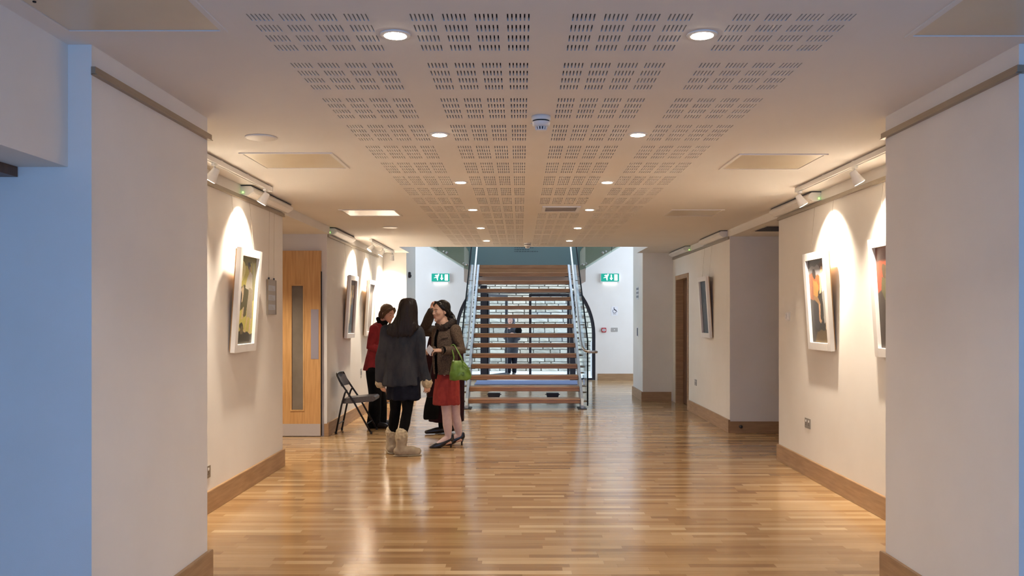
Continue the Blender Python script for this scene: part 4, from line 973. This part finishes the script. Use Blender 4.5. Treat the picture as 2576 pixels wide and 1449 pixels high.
def body(root, mat, hd, M, pelvis, chest, neck, arms, legs, voxel=0.006, hands=(), hs=1.0):
    g = G(); head(g, hd, M, hs); hd = Vector(hd)
    nk = hd+M @ Vector((0, -.022, -.06))
    g.capsule([nk, (nk+Vector(neck))/2, neck], [0.046, 0.046, 0.050], 14)
    g.capsule([neck, chest, (Vector(chest)+Vector(pelvis))/2, pelvis], [0.060, 0.105, 0.095, 0.115], 18, up=(1, 0, 0))
    for sh, el, wr in arms: g.capsule([chest, sh], [0.05, 0.040], 12); g.capsule([sh, el, wr], [0.040, 0.034, 0.025], 12)
    for hp, kn, an, toe in legs:
        g.capsule([pelvis, hp], [0.08, 0.066], 12); g.capsule([hp, (Vector(hp)+Vector(kn))/2, kn, (Vector(kn)*0.62+Vector(an)*0.38), an], [0.064, 0.056, 0.046, 0.047, 0.031], 14)
        a, t_ = Vector(an), Vector(toe); h = a+(a-t_).normalized()*0.02; h.z = max(a.z-0.05, 0.03)
        g.capsule([a, h, (h+t_)/2+Vector((0, 0, 0.004)), t_], [0.032, 0.030, 0.032, 0.022], 12)
    for h in hands: hand(g, *h)
    return wear('body', g, mat, root, voxel, 2)

def PX(xc, yc, d): return at(820+0.3312*xc, 700+0.3312*yc, d)     # point measured on an enlarged view of the group
def SEC(xl, xr, yc, ry, d, dy=0.0):
    a, b_ = PX(xl, yc, d), PX(xr, yc, d); return ((a.x+b_.x)/2, d+dy, a.z, (b_.x-a.x)/2, ry)

# ---- girl in the denim jacket, seen from behind
DA = 8.90
A = thing('person', (PX(590, 1300, DA).x, DA, 0), 'girl with long dark hair in a denim jacket and sheepskin boots, seen from behind', 'person')
hdA = PX(622, 252, DA+0.015); MA = head_matrix(-0.25)
armsA = [(PX(462, 395, DA), PX(418, 590, DA-0.02), PX(415, 765, DA+0.02)), (PX(690, 408, DA), PX(724, 590, DA-0.03), PX(762, 765, DA+0.0))]
lA = (PX(535, 800, DA+0.02), PX(528, 1000, DA+0.06), PX(500, 1232, DA+0.12), PX(488, 1300, DA+0.24))
rA = (PX(628, 800, DA-0.01), PX(618, 1000, DA-0.03), PX(574, 1240, DA-0.08), PX(640, 1330, DA-0.06))
for q in (lA, rA): q[2].z = 0.17; q[3].z = 0.045
body(A, 'skin', hdA, MA, PX(588, 770, DA), PX(580, 470, DA), PX(600, 345, DA), armsA, (lA, rA), 0.006,
     [(armsA[1][2]+Vector((0, 0, -0.01)), (0.12, 0.10, -1), (-0.6, 0.8, 0), 0.45, 1), (armsA[0][2]+Vector((0.005, 0.02, -0.01)), (0.12, 0.15, -1), (0.6, 0.8, 0), 0.45, -1)])
g = G().loft([SEC(545, 650, 330, .050, DA), SEC(475, 690, 350, .078, DA), SEC(440, 718, 378, .092, DA), SEC(432, 722, 430, .108, DA), SEC(445, 712, 520, .112, DA), SEC(447, 705, 610, .108, DA), SEC(440, 712, 700, .116, DA), SEC(432, 722, 780, .128, DA), SEC(432, 722, 812, .130, DA)][::-1])
for (sh, el, wr) in armsA: g.capsule([sh, sh.lerp(el, .5), el, el.lerp(wr, .5), wr], [0.066, 0.060, 0.056, 0.055, 0.053], 18)
jk = wear('denim_jacket', g, 'denim', A, 0.006, 3, 0.024, (11, 9, 4.5), 3)
def panel_on(pts, r, name, mat, root): return part(name, G().tube(pts, r, 6), mat, root, True)
for (xa, ya, xb, yb) in ((580, 445, 578, 805), (470, 690, 468, 800), (505, 690, 507, 800), (470, 690, 505, 690)):
    panel_on([PX(xa, ya, DA-0.119 if ya < 500 else DA-0.127), PX((xa+xb)/2, (ya+yb)/2, DA-0.119), PX(xb, yb, DA-0.131)], 0.0022, 'seam', 'denim', jk)
for q, (sh, el, wr) in enumerate(armsA):
    d = (wr-el).normalized()
    wear('cuff', G().capsule([wr+d*0.020, wr+d*0.048], [0.053, 0.056], 18), 'fleece', jk, 0.006, 3, 0.006, (40, 40, 40), 2, 'sheepskin cuff')
g = G().loft([SEC(466, 724, 918, .125, DA), SEC(464, 722, 880, .125, DA), SEC(462, 715, 820, .120, DA), SEC(470, 705, 745, .110, DA)])
wear('skirt', g, 'navy_cloth', A, 0.007, 2, 0.022, (16, 16, 3), 5)
for q in (lA, rA):
    g = G().capsule([q[0], q[0].lerp(q[1], .5), q[1], q[1].lerp(q[2], .4), q[2]], [0.084, 0.072, 0.055, 0.055, 0.042], 18)
    wear('leggings', g, 'black_cloth', A, 0.006, 2, 0.004, (14, 14, 8), 6)
for q in (lA, rA):
    an, toe = q[2], q[3]; f = Vector((toe.x-an.x, toe.y-an.y, 0)).normalized()
    g = G().capsule([Vector((an.x, an.y, 0.22)), Vector((an.x, an.y, 0.13)), Vector((an.x, an.y, 0.06))-f*0.01], [0.062, 0.060, 0.054], 18)
    g.capsule([Vector((an.x, an.y, 0.052))-f*0.03, Vector((an.x, an.y, 0.058))+f*0.05, Vector((an.x, an.y, 0.048))+f*0.13, Vector((an.x, an.y, 0.043))+f*0.165], [0.051, 0.055, 0.046, 0.041], 16)
    bt = wear('boot', g, 'suede', A, 0.006, 3, 0.007, (20, 20, 20), 7)
    wear('boot_cuff', G().capsule([Vector((an.x, an.y, 0.195)), Vector((an.x, an.y, 0.235))], [0.064, 0.064], 18), 'fleece', bt, 0.006, 2, 0.008, (40, 40, 40), 8, 'pale sheepskin cuff')
    s_ = G().capsule([Vector((an.x, an.y, 0.008))-f*0.04, Vector((an.x, an.y, 0.008))+f*0.06, Vector((an.x, an.y, 0.008))+f*0.175], [0.048, 0.050, 0.042], 16, up=(0, 0, 1), sa=0.16)
    part('sole', s_, 'suede', bt, True)
for q in (lA, rA): pass
# hair: crown, then a long fall over the back
g = G().loft([SEC(596, 646, 151, .045, DA), SEC(570, 678, 164, .088, DA), SEC(553, 690, 200, .118, DA), SEC(544, 696, 255, .124, DA, -.005), SEC(528, 698, 300, .112, DA, -.02), SEC(502, 704, 345, .085, DA, -.045), SEC(478, 712, 375, .060, DA, -.070), SEC(470, 692, 400, .034, DA, -.095), SEC(478, 668, 422, .020, DA, -.106), SEC(505, 625, 442, .010, DA, -.111)][::-1], 48, 70)
rs = random.Random(4)
for k in range(16):
    xx = 478+k*12.5; e = 418+rs.uniform(0, 34)-abs(k-6)*1.2
    g.capsule([PX(xx+6, 350, DA-.10), PX(xx+rs.uniform(-2, 4), 392, DA-.112), PX(xx+rs.uniform(-5, 7), e+8, DA-.114)], [.014, .011, .005], 8)
hr = wear('hair', g, 'hair_dark', A, 0.005, 4, 0.006, (80, 80, 5), 9)

# ---- woman in the tweed jacket with the green bag
DB_ = 9.48
Bp = thing('person', (PX(930, 1260, DB_).x, DB_, 0), 'dark-haired woman in a brown tweed jacket and red skirt holding a card', 'person')
hdB = PX(873, 250, DB_); MB = head_matrix(math.radians(130), -0.04)
shL, elL, wrL = PX(985, 395, DB_-0.10), PX(1028, 545, DB_-0.10), PX(880, 548, DB_-0.24)
shR, elR, wrR = PX(845, 405, DB_+0.14), PX(835, 560, DB_+0.12), PX(815, 545, DB_-0.10)
fB = Vector((-0.95, -0.30, 0)).normalized()
def legB(hx, hy, kx, ky, ax, ay, dd, ang):
    h, k, a = PX(hx, hy, DB_+dd*0.35), PX(kx, ky, DB_+dd*0.75), PX(ax, ay, DB_+dd); a.z = 0.115
    f = Vector((math.cos(ang), math.sin(ang), 0)); t_ = a+f*0.145; t_.z = 0.032
    return (h, k, a, t_)
lB = legB(905, 800, 918, 1040, 930, 1210, -0.08, math.radians(198)); rB = legB(965, 800, 985, 1040, 1012, 1195, 0.10, math.radians(185))
body(Bp, 'skin', hdB, MB, PX(918, 735, DB_), PX(912, 470, DB_), PX(898, 345, DB_), ((shL, elL, wrL), (shR, elR, wrR)), (lB, rB), 0.0048,
     [(wrL, (-1, -0.25, 0.02), (-0.1, 0.3, -1), 0.85, -1), (wrR, (-0.5, -0.8, 0.1), (0.2, 0.2, -1), 0.8, 1)])
face_parts(Bp, hdB, MB)
# black top, tweed jacket open at the front
g = G().loft([SEC(862, 932, 345, .045, DB_), SEC(832, 985, 395, .085, DB_), SEC(822, 985, 500, .098, DB_), SEC(826, 985, 620, .098, DB_), SEC(828, 1005, 765, .108, DB_)][::-1])
wear('black_top', g, 'black_cloth', Bp, 0.007, 2)
fa = math.radians(222)
g = G().loft([SEC(820, 1008, 726, .150, DB_), SEC(812, 1002, 640, .140, DB_), SEC(808, 998, 540, .135, DB_), SEC(810, 1000, 460, .130, DB_), SEC(822, 1000, 410, .115, DB_), SEC(840, 980, 372, .090, DB_), SEC(858, 942, 345, .060, DB_)], 44, 34, (fa, 0.24), 0.012)
for (sh, el, wr) in ((shL, elL, wrL), (shR, elR, wrR)):
    g.capsule([sh, sh.lerp(el, .5), el, el.lerp(wr, .5), wr.lerp(el, 0.12)], [0.063, 0.059, 0.058, 0.052, 0.047], 20)
me = g.mesh('tweed_jacket', wloc(Bp), True); bm = bmesh.new(); bm.from_mesh(me); bmesh.ops.subdivide_edges(bm, edges=bm.edges[:], cuts=1, use_grid_fill=True); bm.to_mesh(me); bm.free()
wrinkle(me, 0.010, (10, 10, 7), 4); me.polygons.foreach_set('use_smooth', [True]*len(me.polygons))
jk = link('tweed_jacket', me, 'tweed', Bp)
wear('fur_collar', G().capsule([PX(838, 352, DB_-0.02), PX(868, 385, DB_-0.09), PX(905, 372, DB_-0.105), PX(945, 350, DB_-0.07), PX(962, 330, DB_+0.0), PX(935, 325, DB_+0.06), PX(890, 340, DB_+0.085)], [0.016, 0.025, 0.030, 0.031, 0.030, 0.028, 0.024], 14, up=(0, 0, 1), sa=1.35), 'brown_fur', jk, 0.005, 3, 0.006, (45, 45, 45), 3, 'dark brown fur collar')
dw = (elL-wrL).normalized()
part('cuff', G().tube([wrL+dw*0.004, wrL+dw*0.028], 0.045, 18), 'black_cloth', jk)
part('pocket', G().tube([PX(875, 462, DB_-0.142), PX(928, 452, DB_-0.139)], 0.0055, 6), 'brown_fur', jk)
part('zip_pull', G().ell(PX(864, 718, DB_-0.125), (0.005, 0.003, 0.008), nu=8, nv=6), 'stainless', jk)
g = G().loft([SEC(812, 1021, 958, .140, DB_), SEC(812, 1020, 940, .140, DB_), SEC(820, 1016, 850, .134, DB_), SEC(828, 1010, 770, .126, DB_), SEC(834, 1004, 715, .112, DB_)])
wear('red_skirt', g, 'red_wool', Bp, 0.006, 2, 0.012, (22, 22, 3), 6)
for q in (lB, rB):
    a = q[2]; t_ = q[3]; f = Vector((t_.x-a.x, t_.y-a.y, 0)).normalized()
    g = G().capsule([q[0], q[0].lerp(q[1], .6), q[1], q[1].lerp(a, .45), q[1].lerp(a, .8), a], [0.070, 0.062, 0.052, 0.0535, 0.040, 0.0365], 18)
    g.capsule([a, a+f*0.05+Vector((0, 0, -.03)), a+f*0.12+Vector((0, 0, -.072))], [0.036, 0.034, 0.026], 14)
    wear('tights', g, 'pale_tights', Bp, 0.0055, 3)
    hl = a-f*0.035
    g = G().capsule([Vector((hl.x, hl.y, 0.098)), Vector((a.x, a.y, 0.070))+f*0.03, Vector((a.x, a.y, 0.036))+f*0.10, Vector((a.x, a.y, 0.020))+f*0.165, Vector((a.x, a.y, 0.014))+f*0.205], [0.031, 0.035, 0.037, 0.027, 0.011], 16)
    g.capsule([Vector((hl.x, hl.y, 0.098)), Vector((hl.x, hl.y, 0.125))+f*-0.002], [0.028, 0.026], 14)
    sh = wear('court_shoe', g, 'black_leather', Bp, 0.005, 2)
    part('heel', G().tube([Vector((hl.x, hl.y, 0.078)), Vector((hl.x, hl.y, 0.03))+f*0.006, Vector((hl.x, hl.y, 0.0005))+f*0.006], [0.022, 0.0095, 0.009], 12), 'black_leather', sh, True)
def HP(M, c, *p): return Vector(c)+M @ Vector(p)
g = G()
g.ell(HP(MB, hdB, 0, -.026, .040), (.082, .096, .088), MB, 24, 16)
g.ell(HP(MB, hdB, 0, -.055, -.005), (.072, .066, .075), MB, 20, 14)
for k in (-1, 1): g.capsule([HP(MB, hdB, k*.020, .052, .098), HP(MB, hdB, k*.056, .040, .068), HP(MB, hdB, k*.074, .008, .032), HP(MB, hdB, k*.070, -.03, -.005)], [.018, .022, .022, .022], 12)
g.capsule([HP(MB, hdB, 0, -.10, -.02), HP(MB, hdB, 0, -.145, -.07), PX(975, 330, DB_+0.02), PX(992, 362, DB_+0.02)], [.035, .038, .030, .012], 14)
wear('hair', g, 'hair_black', Bp, 0.005, 5, 0.003, (60, 60, 6), 2)

# green handbag on her forearm
bc = PX(1017, 705, DB_-0.27); fore = elL.lerp(wrL, 0.42)
bag = thing('handbag', (bc.x, bc.y, PX(0, 775, DB_-0.27).z), 'bright green leather handbag hanging from the forearm of the woman in tweed', 'handbag')
zt, zb = PX(0, 622, DB_-0.27).z, PX(0, 772, DB_-0.27).z; xl, xr = PX(934, 700, DB_-0.27).x, PX(1098, 700, DB_-0.27).x; xm = (xl+xr)/2; w = (xr-xl)/2
g = G().loft([(xm, bc.y, zb, w*0.90, .050), (xm+.006, bc.y, zb+.012, w*1.0, .062), (xm+.006, bc.y, zb+.06, w*1.0, .064), (xm-.004, bc.y, zb+.13, w*0.84, .050), (xm-.020, bc.y, zb+.185, w*0.62, .030), (xm-.030, bc.y, zt, w*0.50, .014)])
wear('bag_body', g, 'green_leather', bag, 0.005, 2, 0.018, (16, 16, 13), 3)
for dy in (-0.022, 0.022):
    tp = fore+Vector((0, dy*0.6, 0.064))
    s_ = G().tube([Vector((xm-.075, bc.y+dy, zt-0.03)), Vector((xm-.062, bc.y+dy, zt+0.03)), tp+Vector((-.020, 0, -0.012)), tp, tp+Vector((.018, 0, -0.012)), Vector((xm+.016, bc.y+dy, zt+0.03)), Vector((xm+.036, bc.y+dy, zt-0.03))], 0.0065, 8, up=(0, 1, 0), sa=0.5)
    part('handle', s_, 'green_leather', bag, True)
part('side_strap', G().tube([Vector((xm+.03, bc.y-0.045, zt-.03)), Vector((xm+.075, bc.y-0.064, zt-.075)), Vector((xm+.115, bc.y-0.03, zt-.085))], 0.006, 8), 'green_leather', bag, True)
part('buckle', G().tube([Vector((xm+.028, bc.y-.066, zb+.085)), Vector((xm+.050, bc.y-.066, zb+.085)), Vector((xm+.050, bc.y-.067, zb+.055)), Vector((xm+.028, bc.y-.067, zb+.055)), Vector((xm+.028, bc.y-.066, zb+.085))], 0.0022, 6), 'brown_fur', bag)
part('ring', G().lathe([(0.007, bc.y-0.036), (0.007, bc.y-0.031)], (xm-.066, 0, zt-.005), 12, 'y'), 'gold_metal', bag)
# card and pen in her hand
cc = PX(786, 548, DB_-0.27)
cd = solid('card', G().prism([(cc.x-.040, cc.z+.005), (cc.x-.002, cc.z+.062), (cc.x+.040, cc.z+.020), (cc.x+.032, cc.z-.045), (cc.x+.010, cc.z-.062)], 'y', cc.y-.0012, cc.y+.0012), 'white_paper', 'small white card held by the woman in tweed', 'card')
pn = thing('pen', PX(806, 575, DB_-0.275), 'slim dark pen held against the white card', 'pen')
part('barrel', G().capsule([PX(816, 548, DB_-0.28), PX(800, 580, DB_-0.28)], 0.0042, 10), 'black_metal', pn, True)
part('tip', G().tube([PX(799, 582, DB_-0.28), PX(796, 588, DB_-0.28)], [0.0035, 0.0008], 8), 'stainless', pn)

# ---- woman in the crimson jacket
DC = 11.12
C_ = thing('person', (PX(395, 1150, DC).x, DC, 0), 'woman with a brown bob in a crimson jacket and black trousers, looking down', 'person')
hdC = PX(468, 268, DC); MC = head_matrix(math.radians(-124), -0.28)
shR, elR, wrR = PX(365, 390, DC-0.14), PX(338, 520, DC-0.16), PX(450, 560, DC-0.17)
shL, elL, wrL = PX(420, 390, DC+0.15), PX(410, 530, DC+0.17), PX(480, 560, DC+0.10)
def legC(hx, ax, dd, ang):
    h, k, a = PX(hx, 700, DC+dd), PX((hx+ax)/2+12, 930, DC+dd), PX(ax, 1110, DC+dd); a.z = 0.09
    f = Vector((math.cos(ang), math.sin(ang), 0)); t_ = a+f*0.16; t_.z = 0.035; return (h, k, a, t_)
lC = legC(362, 362, -0.08, -0.25); rC = legC(385, 415, 0.09, 0.15)
body(C_, 'skin_fair', hdC, MC, PX(372, 660, DC), PX(385, 450, DC), PX(428, 335, DC), ((shR, elR, wrR), (shL, elL, wrL)), (lC, rC), 0.006,
     [(wrR, (1, -0.1, 0.1), (0, 0.2, 1), 0.5, 1), (wrL, (1, -0.4, 0.1), (0, 0, 1), 0.5, -1)])
face_parts(C_, hdC, MC, 1.0, False, 'hair_brown')
g = G().loft([SEC(276, 468, 700, .165, DC), SEC(280, 464, 680, .165, DC), SEC(300, 455, 610, .160, DC), SEC(318, 445, 540, .150, DC), SEC(318, 455, 470, .150, DC), SEC(328, 465, 400, .145, DC), SEC(355, 462, 355, .110, DC), SEC(395, 458, 325, .060, DC)])
for (sh, el, wr) in ((shR, elR, wrR), (shL, elL, wrL)): g.capsule([sh, sh.lerp(el, .5), el, el.lerp(wr, .5), wr.lerp(el, .1)], [0.066, 0.062, 0.058, 0.052, 0.045], 18)
wear('crimson_jacket', g, 'crimson_wool', C_, 0.007, 3, 0.012, (9, 9, 6), 3)
wear('neck_scarf', G().capsule([PX(395, 305, DC), PX(408, 335, DC-.05), PX(432, 345, DC-.08), PX(455, 338, DC-.03), PX(452, 320, DC+.05), PX(415, 305, DC+.06)], [.026, .032, .034, .032, .030, .026], 12), 'black_cloth', C_, 0.007, 2, 0.006, (20, 20, 20), 1)
for q in (lC, rC):
    g = G().capsule([q[0], q[0].lerp(q[1], .5), q[1], q[1].lerp(q[2], .6), Vector((q[2].x, q[2].y, 0.06))], [0.100, 0.092, 0.082, 0.084, 0.088], 18)
    wear('trousers', g, 'black_cloth', C_, 0.008, 2, 0.010, (10, 10, 5), 4)
    a, t_ = q[2], q[3]; f = Vector((t_.x-a.x, t_.y-a.y, 0)).normalized()
    g = G().capsule([Vector((a.x, a.y, .045))-f*.03, Vector((a.x, a.y, .048))+f*.06, Vector((a.x, a.y, .036))+f*.17], [.043, .046, .034], 14)
    wear('shoe', g, 'black_leather', C_, 0.006, 2)
g = G()
g.ell(HP(MC, hdC, 0, -.022, .040), (.086, .096, .086), MC, 24, 16)
g.ell(HP(MC, hdC, 0, -.058, -.030), (.086, .062, .085), MC, 20, 14)
for k in (-1, 1): g.capsule([HP(MC, hdC, k*.02, .075, .088), HP(MC, hdC, k*.062, .055, .055), HP(MC, hdC, k*.080, .018, .0), HP(MC, hdC, k*.080, -.005, -.060)], [.020, .022, .022, .018], 12)
wear('hair', g, 'hair_brown', C_, 0.005, 4, 0.004, (60, 60, 8), 2)

# ---- woman behind, in a dark plum coat with one arm raised
DD = 10.55
D_ = thing('person', (PX(905, 1150, DD).x, DD, 0), 'woman in a long dark plum coat raising one arm, half hidden behind the tweed jacket', 'person')
hdD = PX(880, 278, DD); MD = head_matrix(math.radians(125), -0.05)
shR, elR, wrR = PX(850, 408, DD-0.05), PX(742, 398, DD-0.12), PX(800, 262, DD-0.14)
shL, elL, wrL = PX(985, 405, DD+0.05), PX(1015, 560, DD+0.02), PX(960, 690, DD-0.10)
def legD(hx, ax, dd, ang):
    h, k, a = PX(hx, 760, DD+dd), PX((hx+ax)/2, 960, DD+dd), PX(ax, 1120, DD+dd); a.z = 0.09
    f = Vector((math.cos(ang), math.sin(ang), 0)); t_ = a+f*0.16; t_.z = 0.035; return (h, k, a, t_)
lD = legD(870, 880, -0.05, math.radians(190)); rD = legD(930, 950, 0.08, math.radians(200))
body(D_, 'skin_fair', hdD, MD, PX(900, 740, DD), PX(910, 470, DD), PX(895, 350, DD), ((shR, elR, wrR), (shL, elL, wrL)), (lD, rD), 0.006,
     [(wrR, (0.20, 0.02, 1), (0.7, -0.5, -0.1), 0.30, 1), (wrL, (-0.4, -0.3, -0.9), (-0.5, 0.5, 0), 0.5, -1)])
face_parts(D_, hdD, MD)
g = G().loft([SEC(782, 1052, 1086, .150, DD), SEC(780, 1052, 1060, .150, DD), SEC(770, 1054, 900, .150, DD), SEC(760, 1052, 700, .140, DD), SEC(765, 1046, 560, .130, DD), SEC(778, 1040, 460, .130, DD), SEC(810, 1015, 395, .110, DD), SEC(858, 945, 352, .060, DD)])
g.capsule([shL, elL, wrL], [.070, .062, .05], 18)
wear('plum_coat', g, 'plum_cloth', D_, 0.008, 3, 0.014, (10, 10, 3), 3)
g = G().capsule([shR, shR.lerp(elR, .5), elR], [.078, .070, .064], 18).capsule([elR, elR.lerp(wrR, .5), wrR.lerp(elR, -.02)], [.064, .062, .058], 18)
wear('coat_sleeve', g, 'brown_fur', D_, 0.007, 3, 0.010, (14, 14, 14), 5, 'dark brown sleeve of the raised arm')
for q in (lD, rD):
    g = G().capsule([Vector((q[2].x, q[2].y, .36)), Vector((q[2].x, q[2].y, .22)), q[2]], [.055, .050, .042], 16); wear('stocking', g, 'black_cloth', D_, 0.006, 2)
    a, t_ = q[2], q[3]; f = Vector((t_.x-a.x, t_.y-a.y, 0)).normalized()
    g = G().capsule([Vector((a.x, a.y, .050))-f*.025, Vector((a.x, a.y, .045))+f*.06, Vector((a.x, a.y, .028))+f*.19], [.038, .040, .024], 14)
    wear('shoe', g, 'black_leather', D_, 0.006, 2)
g = G(); g.ell(HP(MD, hdD, 0, -.022, .038), (.082, .096, .086), MD, 22, 14); g.ell(HP(MD, hdD, 0, -.055, -.02), (.078, .062, .085), MD, 20, 14)
wear('hair', g, 'hair_brown', D_, 0.006, 2, 0.008, (36, 36, 8), 7)
sb_ = PX(797, 980, DD-0.20)
sbg = thing('shoulder_bag', (sb_.x, sb_.y, PX(0, 1072, DD-0.20).z), 'black shoulder bag hanging in front of the plum coat', 'bag')
zt, zb = PX(0, 900, DD-0.20).z, PX(0, 1072, DD-0.20).z
g = G().loft([(sb_.x, sb_.y, zb, .075, .035), (sb_.x, sb_.y, zb+.02, .090, .045), (sb_.x+.004, sb_.y, (zt+zb)/2, .088, .045), (sb_.x+.008, sb_.y, zt, .066, .025)])
wear('bag_body', g, 'black_cloth', sbg, 0.006, 2, 0.010, (12, 12, 8), 2)
part('strap', G().tube([Vector((sb_.x-.045, sb_.y, zt-.02)), PX(800, 700, DD-0.19), PX(845, 470, DD-0.155), PX(880, 380, DD-0.10), PX(920, 372, DD-0.02)], 0.008, 8, sa=0.5), 'black_leather', sbg, True)

# ---- person outside, coming in through the glass door
DE = 20.95
def PE(xc, yc, d=DE): return at(1220+0.14493*xc, 760+0.14493*yc, d)
def SE(xl, xr, yc, ry, dy=0.0):
    a, b_ = PE(xl, yc), PE(xr, yc); return ((a.x+b_.x)/2, DE+dy, a.z, (b_.x-a.x)/2, ry)
E_ = thing('person', (PE(460, 1200).x, DE, 0.004), 'person in a dark grey coat and scarf outside the glass doors', 'person')
hdE = PE(440, 312); ME = head_matrix(math.radians(175), -0.05)
a1 = (PE(405, 490), PE(360, 620), PE(372, 500, DE-.2)); a2 = (PE(535, 490), PE(575, 640), PE(520, 560, DE-.2))
def legE(x, dd): 
    h, k, a = PE(x, 840, DE+dd), PE(x-4, 1040, DE+dd), PE(x-6, 1220, DE+dd); a.z = .09; t_ = a+Vector((-.02, -.15, 0)); t_.z = .04; return (h, k, a, t_)
lE, rE = legE(420, 0.0), legE(515, 0.05)
body(E_, 'skin_fair', hdE, ME, PE(465, 800), PE(470, 540), PE(450, 430), (a1, a2), (lE, rE), 0.009, [(a1[2], (0.2, -.6, .7), (.5, .5, 0), .6, 1), (a2[2], (-.5, -.6, .3), (0, .5, -1), .6, -1)], 0.95)
face_parts(E_, hdE, ME, 0.95)
g = G().loft([SE(388, 572, 890, .14), SE(386, 580, 800, .14), SE(395, 570, 680, .13), SE(392, 575, 560, .13), SE(400, 565, 490, .11), SE(425, 505, 440, .06)])
for a_, b_, c_ in (a1, a2): g.capsule([a_, b_, c_], [.066, .058, .048], 16)
wear('grey_coat', g, 'grey_coat', E_, 0.010, 2, 0.012, (8, 8, 5), 2)
for q in (lE, rE):
    wear('trousers', G().capsule([q[0], q[1], Vector((q[2].x, q[2].y, .09))], [.085, .066, .055], 14), 'navy_cloth', E_, 0.010, 2)
    a, t_ = q[2], q[3]; wear('shoe', G().capsule([Vector((a.x, a.y+.02, .052)), Vector((t_.x, t_.y, .045))], [.042, .036], 12), 'black_leather', E_, 0.008, 2)
wear('head_scarf', G().ell(HP(ME, hdE, 0, -.03, .038), (.086, .094, .088), ME, 20, 14).capsule([HP(ME, hdE, -.085, .0, .02), HP(ME, hdE, -.09, .0, -.08), PE(430, 425)], [.03, .035, .04], 12).capsule([HP(ME, hdE, .085, .0, .02), HP(ME, hdE, .09, .0, -.08), PE(480, 425)], [.03, .035, .04], 12), 'grey_scarf', E_, 0.008, 2, 0.006, (20, 20, 20), 1)
eb = PE(580, 500, DE-0.16)
t = thing('satchel', (eb.x, eb.y, PE(0, 545, DE-.16).z), 'round black bag held up by the person outside', 'bag')
wear('bag_body', G().ell(eb, (.085, .05, .095), None, 18, 12), 'black_cloth', t, 0.008, 2, 0.008, (12, 12, 12), 1)
part('strap', G().tube([eb+Vector((-.05, 0, .07)), eb+Vector((-.03, .02, .15)), eb+Vector((.04, .02, .14)), eb+Vector((.06, 0, .06))], .007, 8), 'black_leather', t, True)
